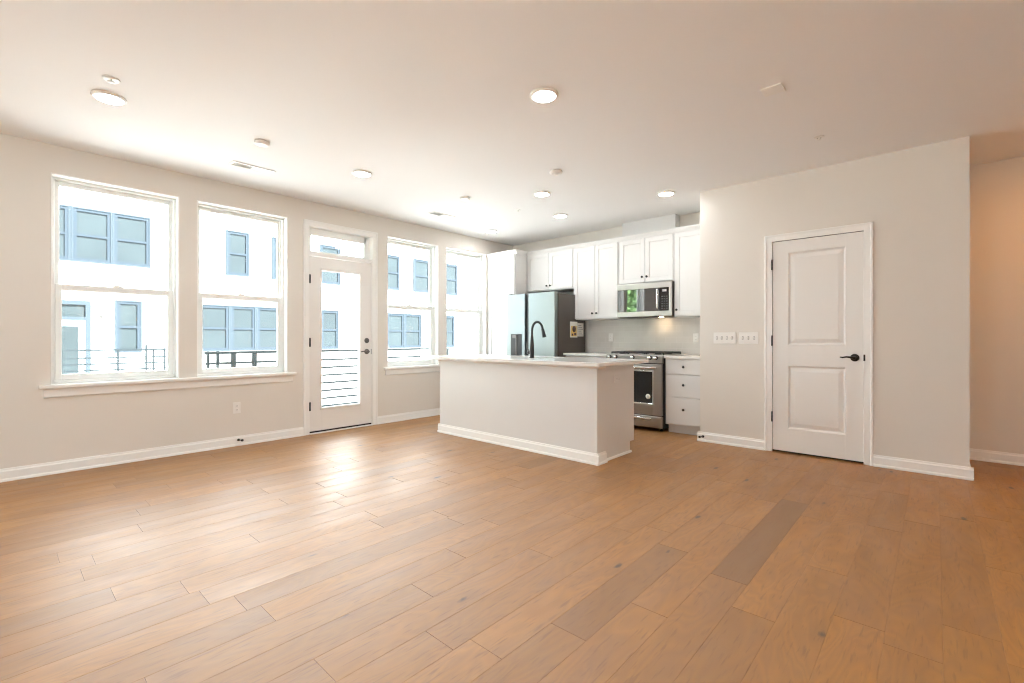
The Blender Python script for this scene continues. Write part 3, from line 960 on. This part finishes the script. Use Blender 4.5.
bar(ax0 + 0.045, ax1 - 0.05, oy, 0.768, od)
m = MB(); m.box(ax0 + 0.004, ax1 - 0.004, oy, oy + 0.045, 0.045, 0.180, 0.003); dd = m.build('drawer', M_STEEL, r)
bar(ax0 + 0.06, ax1 - 0.11, oy, 0.158, dd)
m = MB()
for x in (ax0 + 0.05, ax1 - 0.05):
    for y in (5.40, 5.90):
        MB().lathe((x, y, 0), [(0.02, 0), (0.02, 0.008), (0.012, 0.010), (0.012, 0.032), (0, 0.032)], 'Z', 12).build('levelling_foot', M_BLACK, r)

# ------------------------------------------------------------------ island
sx0, sx1, sy0_, sy1_ = -3.68, -3.02, 3.98, 4.22
ix0, ix1, iy0, iy1 = -4.395, -2.215, 3.563, 4.275
r = thing('kitchen_island', ((ix0 + ix1) / 2, 3.9, 0), 'white kitchen island in front of the range', 'island')
MB().box(ix0, ix1, iy0, iy0 + 0.135, 0, 0.874, 0.001).build('knee_wall', M_CAB, r)
m = MB()
m.prism([(ix1 - 0.036, iy0 + 0.136, 0), (ix1 - 0.036, 4.195, 0), (ix1 - 0.036, 4.195, 0.105), (ix1 - 0.036, iy1, 0.105), (ix1 - 0.036, iy1, 0.874), (ix1 - 0.036, iy0 + 0.136, 0.874)], (0.018, 0, 0))
m.build('end_panel', M_CAB, r)
m = MB()
m.prism([(ix0 + 0.006, iy0 + 0.136, 0), (ix0 + 0.006, 4.195, 0), (ix0 + 0.006, 4.195, 0.105), (ix0 + 0.006, iy1, 0.105), (ix0 + 0.006, iy1, 0.874), (ix0 + 0.006, iy0 + 0.136, 0.874)], (0.018, 0, 0))
m.build('end_panel', M_CAB, r)
m = MB(); m.box(ix0 + 0.025, ix1 - 0.037, iy0 + 0.136, iy1 - 0.022, 0.10, 0.13); m.box(ix0 + 0.025, sx0 - 0.06, iy0 + 0.136, iy1 - 0.022, 0.13, 0.874); m.box(sx1 + 0.06, ix1 - 0.037, iy0 + 0.136, iy1 - 0.022, 0.13, 0.874); m.box(sx0 - 0.06, sx1 + 0.06, iy0 + 0.136, iy0 + 0.15, 0.13, 0.874)
m.build('carcass', M_CAB, r)
MB().box(ix0 + 0.025, ix1 - 0.037, iy0 + 0.136, 4.195, 0, 0.099).build('toe_kick', M_CAB, r)
n = 4
wd = (ix1 - ix0 - 0.062) / n
for k in range(n):
    m = MB()
    a = ix0 + 0.025 + k * wd
    # doors face the range, on the far side
    st, th = 0.058, 0.019
    x0, x1, z0, z1 = a + 0.004, a + wd - 0.004, 0.115, 0.866
    yb_ = iy1 - 0.021
    m.box(x0, x0 + st, yb_, yb_ + th, z0, z1, 0.0015); m.box(x1 - st, x1, yb_, yb_ + th, z0, z1, 0.0015); m.box(x0 + st, x1 - st, yb_, yb_ + th, z0, z0 + st); m.box(x0 + st, x1 - st, yb_, yb_ + th, z1 - st, z1); m.box(x0 + st, x1 - st, yb_, yb_ + 0.009, z0 + st, z1 - st)
    dd = m.build('door', M_CAB, r)
    MB().lathe((a + wd - 0.045 if k % 2 == 0 else a + 0.045, iy1 - 0.002, 0.80), [(0.007, 0), (0.006, 0.010), (0.0145, 0.020), (0.0145, 0.026), (0, 0.030)], 'Y', 14).build('knob', M_BLACK, dd)
m = MB()
m.run(BASE, (ix0 - 0.024, iy0), (ix1 + 0.024, iy0), (0, -1)); m.run(BASE, (ix1, iy0), (ix1, iy0 + 0.140), (1, 0)); m.run(BASE, (ix0, iy0), (ix0, iy0 + 0.140), (-1, 0))
SHOE = [(0, 0), (0.018, 0), (0.018, 0.010), (0.010, 0.019), (0, 0.019)]
m.run(SHOE, (ix1 - 0.018, iy0 + 0.136), (ix1 - 0.018, 4.205), (1, 0))
m.build('baseboard', M_TRIM, r)
m = MB()
COVE = [(0, 0.850), (0.008, 0.852), (0.018, 0.862), (0.021, 0.8745), (0, 0.8745)]
m.run(COVE, (ix0 - 0.026, iy0), (ix1 + 0.020, iy0), (0, -1)); m.run([(o * 0.6, z) for o, z in COVE], (ix1, iy0), (ix1, iy0 + 0.135), (1, 0)); m.run(COVE, (ix0, iy0), (ix0, iy0 + 0.135), (-1, 0))
m.build('top_moulding', M_TRIM, r)

# island slab with a sink cut-out
cx0, cx1, cy0, cy1, cz0, cz1 = -4.665, -2.140, 3.462, 4.430, 0.8755, 0.9070
def rrect(x0, x1, y0, y1, rad, n=5):
    out = []
    for cxx, cyy, a0 in ((x1 - rad, y0 + rad, -PI / 2), (x1 - rad, y1 - rad, 0), (x0 + rad, y1 - rad, PI / 2), (x0 + rad, y0 + rad, PI)):
        for k in range(n + 1):
            a = a0 + PI / 2 * k / n
            out.append((cxx + rad * math.cos(a), cyy + rad * math.sin(a)))
    return out
def slab_with_hole(outer, inner, z0, z1):
    t = bmesh.new()
    n = len(outer)
    for z, up in ((z1, True), (z0, False)):
        o = [t.verts.new((x, y, z)) for x, y in outer]
        i = [t.verts.new((x, y, z)) for x, y in inner]
        for k in range(n):
            q = (o[k], o[(k + 1) % n], i[(k + 1) % n], i[k])
            t.faces.new(q if up else tuple(reversed(q)))
        if up:
            ot, it = o, i
    for k in range(n):
        t.faces.new((o[k], o[(k + 1) % n], ot[(k + 1) % n], ot[k])); t.faces.new((it[k], it[(k + 1) % n], i[(k + 1) % n], i[k]))
    return t
m = MB()
m._merge(slab_with_hole(rrect(cx0, cx1, cy0, cy1, 0.03), rrect(sx0, sx1, sy0_, sy1_, 0.05), cz0, cz1))
slab = tag(m.build('countertop', M_QUARTZ), 'large white quartz slab on top of the kitchen island', 'countertop')
bv = slab.modifiers.new('eased_edge', 'BEVEL'); bv.width = 0.003; bv.segments = 2; bv.limit_method = 'ANGLE'

# undermount sink
r = thing('kitchen_sink', ((sx0 + sx1) / 2, (sy0_ + sy1_) / 2, 0.71), 'stainless undermount sink set into the island top', 'sink')
m = MB()
t = bmesh.new()
rings = []
for (e, z) in ((0.016, 0.8745), (-0.003, 0.8745), (-0.004, 0.865), (-0.012, 0.725), (-0.03, 0.712)):
    rings.append([t.verts.new((x, y, z)) for x, y in rrect(sx0 - e, sx1 + e, sy0_ - e, sy1_ + e, 0.055)])
for a, c in zip(rings, rings[1:]):
    for k in range(len(a)):
        t.faces.new((a[k], a[(k + 1) % len(a)], c[(k + 1) % len(a)], c[k]))
t.faces.new(rings[-1])
m._merge(t)
bw = m.build('basin', M_STEEL, r)
so = bw.modifiers.new('sheet', 'SOLIDIFY'); so.thickness = 0.0015; so.offset = 1
MB().lathe(((sx0 + sx1) / 2, (sy0_ + sy1_) / 2, 0.7135), [(0.045, 0), (0.045, 0.003), (0.03, 0.002), (0, 0.001)], 'Z', 20).build('drain', M_CHROME, r)

# faucet
fx, fy = -3.245, 3.90
r = thing('faucet', (fx, fy, cz1), 'matte black gooseneck pull down faucet on the island', 'faucet')
m = MB()
m.lathe((fx, fy, cz1), [(0.030, 0), (0.030, 0.006), (0.025, 0.010), (0.0255, 0.06), (0.0235, 0.13), (0.0185, 0.19), (0.014, 0.24), (0.0, 0.242)], 'Z', 20)
pts = [(fx, fy, cz1 + 0.20), (fx, fy, cz1 + 0.295)]
R_ = 0.094
for k in range(1, 13):
    a = PI * k / 12 * 0.93
    pts.append((fx, fy + R_ * (1 - math.cos(a)), cz1 + 0.295 + R_ * 1.05 * math.sin(a)))
m.tube(pts, 0.0135, 12)
m.build('neck', M_BLACK, r)
p = Vector(pts[-1]); q = (Vector(pts[-1]) - Vector(pts[-2])).normalized()
m = MB(); m.tube([p - q * 0.004, p + q * 0.02, p + q * 0.06, p + q * 0.092], [0.015, 0.017, 0.021, 0.023], 14); m.build('spray_head', M_BLACK, r)
m = MB()
m.tube([(fx - 0.018, fy, cz1 + 0.062), (fx - 0.058, fy, cz1 + 0.062)], 0.019, 14)
m.tube([(fx - 0.048, fy, cz1 + 0.070), (fx - 0.062, fy - 0.004, cz1 + 0.11), (fx - 0.068, fy - 0.008, cz1 + 0.165)], [0.010, 0.009, 0.007], 10)
m.build('side_handle', M_BLACK, r)

# ------------------------------------------------------------------ outlets, switches, door stops
def outlet_x(x, y, z, label):      # on a wall facing +x
    r = thing('wall_outlet', (x, y, z), label, 'outlet', )
    MB().box(x + 0.0003, x + 0.006, y - 0.036, y + 0.036, z - 0.058, z + 0.058, 0.002, 2).build('cover_plate', M_PLATE, r)
    for dz in (-0.02, 0.02):
        q = MB().box(x + 0.006, x + 0.0085, y - 0.016, y + 0.016, z + dz - 0.014, z + dz + 0.014, 0.001).build('receptacle', M_PLATE, r)
        k = MB()
        for dy in (-0.006, 0.006):
            k.box(x + 0.0082, x + 0.009, y + dy - 0.001, y + dy + 0.001, z + dz - 0.005, z + dz + 0.005)
        k.build('slot', M_SHADOWGAP, q)
def outlet_y(x, y, z, label, m_=None):      # on a wall facing -y
    r = thing('wall_outlet', (x, y, z), label, 'outlet', )
    MB().box(x - 0.036, x + 0.036, y - 0.006, y - 0.0003, z - 0.058, z + 0.058, 0.002, 2).build('cover_plate', M_PLATE, r)
    for dz in (-0.02, 0.02):
        q = MB().box(x - 0.016, x + 0.016, y - 0.0085, y - 0.006, z + dz - 0.014, z + dz + 0.014, 0.001).build('receptacle', M_PLATE, r)
        k = MB()
        for dx in (-0.006, 0.006):
            k.box(x + dx - 0.001, x + dx + 0.001, y - 0.009, y - 0.0082, z + dz - 0.005, z + dz + 0.005)
        k.build('slot', M_SHADOWGAP, q)
outlet_x(XL, 1.679, 0.395, 'white wall outlet low under the second window')
ox = ix1 - 0.018
r = thing('wall_outlet', (ox, 3.945, 0.735), 'white outlet lying sideways on the end panel of the island', 'outlet')
MB().box(ox + 0.0003, ox + 0.006, 3.887, 4.003, 0.699, 0.771, 0.002, 2).build('cover_plate', M_CAB, r)
for dy in (-0.02, 0.02):
    q = MB().box(ox + 0.006, ox + 0.0085, 3.945 + dy - 0.014, 3.945 + dy + 0.014, 0.719, 0.751, 0.001).build('receptacle', M_CAB, r)
    k = MB()
    for dz in (-0.006, 0.006):
        k.box(ox + 0.0082, ox + 0.009, 3.945 + dy - 0.005, 3.945 + dy + 0.005, 0.735 + dz - 0.001, 0.735 + dz + 0.001)
    k.build('slot', M_SHADOWGAP, q)
outlet_y(-3.480, YB - 0.011, 1.135, 'white outlet on the tile left of the range')
outlet_y(-2.256, YB - 0.011, 1.125, 'white outlet on the tile right of the range')

def switches(x0, x1, z, n, label):
    y = YD
    r = thing('switch_plate', ((x0 + x1) / 2, y, z), label, 'light switch')
    MB().box(x0, x1, y - 0.006, y - 0.0003, z - 0.060, z + 0.060, 0.002, 2).build('cover_plate', M_PLATE, r)
    w_ = (x1 - x0 - 0.02) / n
    for k in range(n):
        xc = x0 + 0.01 + (k + 0.5) * w_
        q = MB().prism([(xc - 0.005, y - 0.006, z - 0.013), (xc - 0.005, y - 0.017, z + 0.004), (xc - 0.005, y - 0.017, z + 0.010), (xc - 0.005, y - 0.006, z + 0.013)], (0.010, 0, 0)).build('toggle', M_PLATE, r)
        MB().box(xc - 0.0075, xc + 0.0075, y - 0.0066, y - 0.0058, z - 0.017, z + 0.017).build('toggle_slot', M_PRINTG, r)
switches(-1.765, -1.540, 1.124, 4, 'wider four toggle switch plate, farther from the closet door')
switches(-1.510, -1.326, 1.124, 3, 'three toggle switch plate nearest the closet door')

def door_stop(p, d, label):
    """small black cap stop standing out from a baseboard; d is the unit direction"""
    r = thing('door_stop', p, label, 'door stop')
    P0, D = Vector(p), Vector(d)
    MB().tube([P0, P0 + D * 0.012, P0 + D * 0.013], [0.013, 0.013, 0.006], 14).build('base', M_BLACK, r)
    MB().tube([P0 + D * 0.012, P0 + D * 0.055], 0.005, 10).build('stem', M_BLACK, r)
    MB().tube([P0 + D * 0.05, P0 + D * 0.052, P0 + D * 0.066, P0 + D * 0.068], [0.008, 0.012, 0.012, 0.008], 14).build('rubber_tip', M_BLACK, r)
door_stop((XL + 0.0142, 1.690, 0.062), (0.94, 0.34, 0), 'small black door stop on the baseboard under the wall outlet')
door_stop((-1.868, YD - 0.0142, 0.055), (-0.35, -0.937, 0), 'small black door stop on the baseboard near the drawer cabinet')

# ------------------------------------------------------------------ ceiling fixtures
def ceiling_light(x, y, label):
    r = thing('ceiling_light', (x, y, H), label, 'ceiling light', 'recessed disc lights in the ceiling')
    MB().lathe((x, y, H - 0.0005), [(0.094, 0), (0.094, 0.006), (0.088, 0.012), (0.076, 0.016), (0.074, 0.012), (0.0735, 0.004), (0, 0.004)], '-Z', 36).build('trim_ring', M_PLATE, r)
    MB().lathe((x, y, H - 0.005), [(0.073, 0), (0.073, 0.009), (0.060, 0.012), (0, 0.013)], '-Z', 36).build('diffuser', M_LED, r)
    return r
cl = ceiling_light(-4.065, 0.50, 'lit disc ceiling light nearest the far left window')
for x, y, lab in ((-1.905, 2.415, 'lit disc ceiling light alone near the middle of the room, largest one at the top'),
                  (-4.112, 2.373, 'lit disc ceiling light beside the balcony door'),
                  (-3.215, 4.038, 'lit disc ceiling light above the island'),
                  (-3.610, 4.919, 'lit disc ceiling light in front of the tall two door wall cabinet'),
                  (-4.902, 4.940, 'lit disc ceiling light in the far kitchen corner by the pantry'),
                  (-2.197, 4.946, 'lit disc ceiling light in front of the boxed chase, nearest the closet wall')):
    again(cl, (x, y, H), lab)
for x, y in ((-0.36, 2.46), (-1.905, 0.50), (-4.065, -1.6), (-1.905, -1.6), (0.6, 0.4), (0.6, -1.6)):  # unseen lights added for fill; only the first follows a visible glow
    again(cl, (x, y, H), 'lit disc ceiling light behind or beside the viewer, in the added fill set')['group'] = 'recessed disc lights out of view'

hl = ceiling_light(1.15, 5.25, 'warm lit disc ceiling light of the hall, out of view')
hl['group'] = 'recessed disc lights out of view'
for o in hl.children:
    if o.name.startswith('diffuser'):
        o.data.materials[0] = M_WARM

def disc(name, x, y, rad, label, cat):
    r = thing(name, (x, y, H), label, cat)
    MB().lathe((x, y, H - 0.0005), [(rad, 0), (rad, 0.010), (rad * 0.93, 0.020), (rad * 0.6, 0.024), (0, 0.025)], '-Z', 32).build('housing', M_PLATE, r)
    return r
disc('cover_disc', -4.068, 1.451, 0.058, 'blank white ceiling disc between the left vent and the lights', 'ceiling cover')
disc('cover_disc', -3.958, 3.570, 0.060, 'blank white ceiling disc near the second vent', 'ceiling cover')
r = disc('smoke_detector', -2.697, 3.602, 0.062, 'round white smoke detector above the island end', 'smoke detector')
MB().lathe((-2.697, 3.602, H - 0.0245), [(0.016, 0), (0.016, 0.004), (0, 0.005)], '-Z', 16).build('test_button', M_PLATE, r)
def sprinkler(x, y, rad, label):
    r = thing('sprinkler_head', (x, y, H), label, 'sprinkler')
    MB().lathe((x, y, H - 0.0005), [(rad, 0), (rad, 0.003), (rad * 0.8, 0.006), (rad * 0.45, 0.006), (0, 0.006)], '-Z', 28).build('escutcheon', M_PLATE, r)
    m = MB()
    for k in (-1, 1):
        m.tube([(x + k * rad * 0.35, y, H - 0.006), (x + k * rad * 0.35, y, H - 0.010), (x, y, H - 0.017)], 0.0022, 6)
    m.build('frame_arm', M_VENTG, r)
    MB().lathe((x, y, H - 0.0165), [(0.0, 0), (rad * 0.45, 0.001), (rad * 0.45, 0.003), (0, 0.003)], '-Z', 18).build('deflector', M_PLATE, r)
sprinkler(-3.773, 0.473, 0.045, 'white sprinkler head beside the leftmost ceiling light')
sprinkler(-0.686, 4.391, 0.036, 'white sprinkler head above the closet door')
sprinkler(-3.853, 4.360, 0.032, 'small white sprinkler head between two kitchen ceiling lights')
r = thing('cover_plate', (-0.769, 3.353, H), 'square white blank plate on the ceiling at the right', 'ceiling cover')
MB().box(-0.835, -0.715, 3.293, 3.413, H - 0.009, H - 0.0003, 0.003, 2).build('plate', M_PLATE, r)

def vent(x, y, lx, ly_, label):
    r = thing('ceiling_vent', (x, y, H), label, 'vent', 'white ceiling vents')
    x0, x1, y0, y1 = x - lx / 2, x + lx / 2, y - ly_ / 2, y + ly_ / 2
    m = MB(); f = 0.020; za, zb = H - 0.008, H - 0.0003
    m.box(x0, x0 + f, y0, y1, za, zb, 0.002); m.box(x1 - f, x1, y0, y1, za, zb, 0.002); m.box(x0 + f, x1 - f, y0, y0 + f, za, zb, 0.002); m.box(x0 + f, x1 - f, y1 - f, y1, za, zb, 0.002); m.box(x0 + f, x1 - f, y - 0.006, y + 0.006, za, zb, 0.001)
    m.build('frame', M_PLATE, r)
    MB().box(x0 + f, x1 - f, y0 + f, y1 - f, H - 0.0016, H - 0.0004).build('duct_opening', M_VENTG, r)
    n = 14
    for s, (ya, yb_) in ((-1, (y0 + f, y - 0.006)), (1, (y + 0.006, y1 - f))):
        for k in range(n):
            yc = ya + (k + 0.5) * (yb_ - ya) / n
            MB().prism([(x0 + f, yc - s * 0.004, H - 0.002), (x0 + f, yc + s * 0.0035, H - 0.0085), (x0 + f, yc + s * 0.0045, H - 0.0085), (x0 + f, yc - s * 0.003, H - 0.002)], (lx - 2 * f, 0, 0)).build('slat', M_PLATE, r)
vent(-4.742, 1.610, 0.13, 0.37, 'rectangular ceiling vent above the second window, nearer one')
vent(-4.735, 3.87, 0.13, 0.37, 'rectangular ceiling vent above the third window, farther one')

# ------------------------------------------------------------------ outside: balcony
r = thing('balcony_railing', (-6.85, 3.9, -0.05), 'dark cable railing of the balcony outside the glass door', 'railing')
BX = -6.85
for y, wd_ in ((1.80, 0.030), (1.91, 0.035), (2.09, 0.06), (2.345, 0.06), (4.30, 0.05), (5.75, 0.05)):
    MB().box(BX - 0.025, BX + 0.025, y - wd_ / 2, y + wd_ / 2, -0.06, 0.955 if wd_ < 0.05 else 0.93, 0.003).build('post', M_RAIL, r)
MB().box(BX - 0.03, BX + 0.03, 1.76, 5.78, 0.915, 0.95, 0.004).build('top_rail', M_RAIL, r)
for k in range(7):
    z = 0.10 + 0.1165 * k
    MB().box(BX - 0.007, BX + 0.007, 1.77, 5.75, z - 0.016, z + 0.016).build('rail', M_RAIL, r)
m = MB().box(-6.92, XL - T, 1.70, 5.82, -0.18, -0.06).build('balcony_deck', M_DECK)
struct(m, 'pale balcony deck outside the glass door', 'deck')

# ------------------------------------------------------------------ outside: the house opposite
FX = -15.2
GZ = -3.4
r = thing('townhouse', (FX - 3, 6, GZ), 'white modern townhouse with blue framed windows seen through the windows', 'building')
BY0, BY1, BZ1 = -2.6, 24.0, 6.2
m = MB(); m.box(FX - 8, FX, BY0, BY1, GZ, BZ1); m.build('facade', M_STUCCO, r)
m = MB(); m.box(FX - 8.1, FX + 0.12, BY0 - 0.12, BY1 + 0.12, BZ1, BZ1 + 0.35, 0.03); m.build('parapet', M_STUCCO, r)
def fwindow(y0, y1, z0, z1, hung=True, casing=0.038):
    m = MB()
    m.box(FX, FX + 0.05, y0 - casing, y0, z0 - casing, z1 + casing); m.box(FX, FX + 0.05, y1, y1 + casing, z0 - casing, z1 + casing); m.box(FX, FX + 0.05, y0, y1, z1, z1 + casing); m.box(FX, FX + 0.05, y0, y1, z0 - casing, z0)
    o = m.build('window', M_SLATEL, r)
    m = MB(); f = 0.06
    m.box(FX + 0.001, FX + 0.04, y0, y0 + f, z0, z1); m.box(FX + 0.001, FX + 0.04, y1 - f, y1, z0, z1); m.box(FX + 0.001, FX + 0.04, y0 + f, y1 - f, z1 - f, z1); m.box(FX + 0.001, FX + 0.04, y0 + f, y1 - f, z0, z0 + f)
    if hung:
        zm = (z0 + z1) / 2 - 0.01
        m.box(FX + 0.001, FX + 0.04, y0 + f, y1 - f, zm - 0.03, zm + 0.03)
    m.build('sash', M_SLATE, o)
    MB().box(FX + 0.002, FX + 0.015, y0 + f, y1 - f, z0 + f, z1 - f).build('pane', M_OPGLASS, o)
for (a, c), (d, e) in (((0.45, 1.128), (1.218, 1.890)), ((1.218, 1.890), (1.968, 2.660)), ((3.80, 4.50), (4.58, 5.20)), ((4.58, 5.20), (5.30, 5.95)), ((9.80, 10.50), (10.58, 11.30))):
    zz0, zz1 = (3.0, 4.23) if a < 3 else (0.80, 2.05)
    MB().box(FX + 0.0005, FX + 0.045, c + 0.0385, d - 0.0385, zz0 - 0.038, zz1 + 0.038).build('mullion', M_SLATEL, r)
for a, c in ((0.45, 1.128), (1.218, 1.890), (1.968, 2.660), (4.48, 5.02), (5.74, 6.40), (7.25, 7.90), (9.70, 10.30), (11.02, 11.72), (12.60, 13.20), (14.6, 15.2)):
    fwindow(a, c, 3.0, 4.23)
for a, c in ((2.02, 2.477), (3.80, 4.50), (4.58, 5.20), (5.30, 5.95), (7.28, 7.84), (9.80, 10.50), (10.58, 11.30), (12.50, 13.04)):
    fwindow(a, c, 0.80, 2.05)
# balcony door of the house opposite
m = MB()
m.box(FX, FX + 0.06, 0.58, 0.68, -0.42, 1.93); m.box(FX, FX + 0.06, 1.43, 1.53, -0.42, 1.93); m.box(FX, FX + 0.06, 0.58, 1.53, 1.93, 2.03); m.box(FX, FX + 0.06, 0.68, 1.43, 1.56, 1.64)
dd = m.build('balcony_door', M_SLATEL, r)
m = MB(); m.box(FX + 0.001, FX + 0.03, 0.68, 1.43, -0.4, 1.56); m.build('door_leaf', M_STUCCO, dd)
m = MB(); m.box(FX + 0.03, FX + 0.04, 0.80, 1.31, 0.1, 1.42); m.box(FX + 0.002, FX + 0.02, 0.68, 1.43, 1.64, 1.93); m.build('pane', M_OPGLASS, dd)
m = MB(); m.lathe((FX, 1.74, 1.66), [(0.07, 0), (0.07, 0.03), (0.05, 0.05), (0.05, 0.12), (0, 0.12)], 'X', 14); m.build('wall_lamp', M_PEWTER, r)
# its balcony
m = MB(); m.box(FX, -13.52, 0.3, 2.95, -0.62, -0.42); m.build('balcony_slab', M_STUCCO, r)
r2 = thing('balcony_railing', (-13.6, 1.6, -0.42), 'railing on the balcony of the white house opposite', 'railing')
for y, zt_ in ((0.40, 0.88), (0.91, 0.88), (1.825, 0.88), (2.33, 0.99), (2.47, 0.90), (2.68, 0.90), (2.87, 0.90)):
    MB().box(-13.62, -13.58, y - 0.02, y + 0.02, -0.42, zt_).build('post', M_RAILO, r2)
MB().box(-13.63, -13.57, 0.38, 2.89, 0.845, 0.885).build('top_rail', M_RAILO, r2)
for k in range(8):
    z = -0.25 + 0.135 * k
    MB().box(-13.606, -13.594, 0.40, 2.87, z - 0.018, z + 0.018).build('rail', M_RAILO, r2)

struct(MB().box(-60, 30, -45, 60, GZ - 0.2, GZ).build('ground', M_CONC), 'pale paved ground between the houses', 'ground')

# tree beyond the end of the house opposite (its reflection shows in the microwave door)
def tree(x, y, h, rad, label, seed):
    rn = random.Random(seed)
    r = thing('tree', (x, y, GZ), label, 'tree', 'trees outside')
    m = MB()
    m.tube([(x, y, GZ), (x + 0.05, y, GZ + h * 0.3), (x - 0.05, y + 0.05, GZ + h * 0.6), (x, y, GZ + h * 0.9)], [0.16, 0.13, 0.09, 0.03], 10)
    for k in range(7):
        a = rn.uniform(0, 2 * PI); z = GZ + h * (0.4 + 0.06 * k)
        m.tube([(x, y, z), (x + math.cos(a) * rad * 0.4, y + math.sin(a) * rad * 0.4, z + 0.5), (x + math.cos(a) * rad * 0.75, y + math.sin(a) * rad * 0.75, z + 0.8)], [0.05, 0.035, 0.012], 6)
    m.build('trunk', M_BARK, r)
    t = bmesh.new()
    for k in range(5200):
        u = Vector((rn.gauss(0, 1), rn.gauss(0, 1), rn.gauss(0, 1))).normalized() * (rn.random() ** 0.45)
        c = Vector((x + u.x * rad, y + u.y * rad, GZ + h * 0.66 + u.z * h * 0.36))
        a = Vector((rn.gauss(0, 1), rn.gauss(0, 1), rn.gauss(0, 1))).normalized()
        b_ = a.cross(Vector((rn.gauss(0, 1), rn.gauss(0, 1), rn.gauss(0, 1)))).normalized()
        s = rn.uniform(0.12, 0.24)
        t.faces.new([t.verts.new(c - a * s), t.verts.new(c + b_ * s * 0.45), t.verts.new(c + a * s), t.verts.new(c - b_ * s * 0.45)])
    me = bpy.data.meshes.new('foliage'); 
    bmesh.ops.translate(t, vec=-r.location, verts=t.verts)
    t.to_mesh(me); t.free(); me.materials.append(M_LEAF)
    o = bpy.data.objects.new('foliage', me); COL.objects.link(o); o.parent = r
tree(-13.6, -14.0, 10.5, 3.0, 'leafy green tree beyond the far left window', 5)
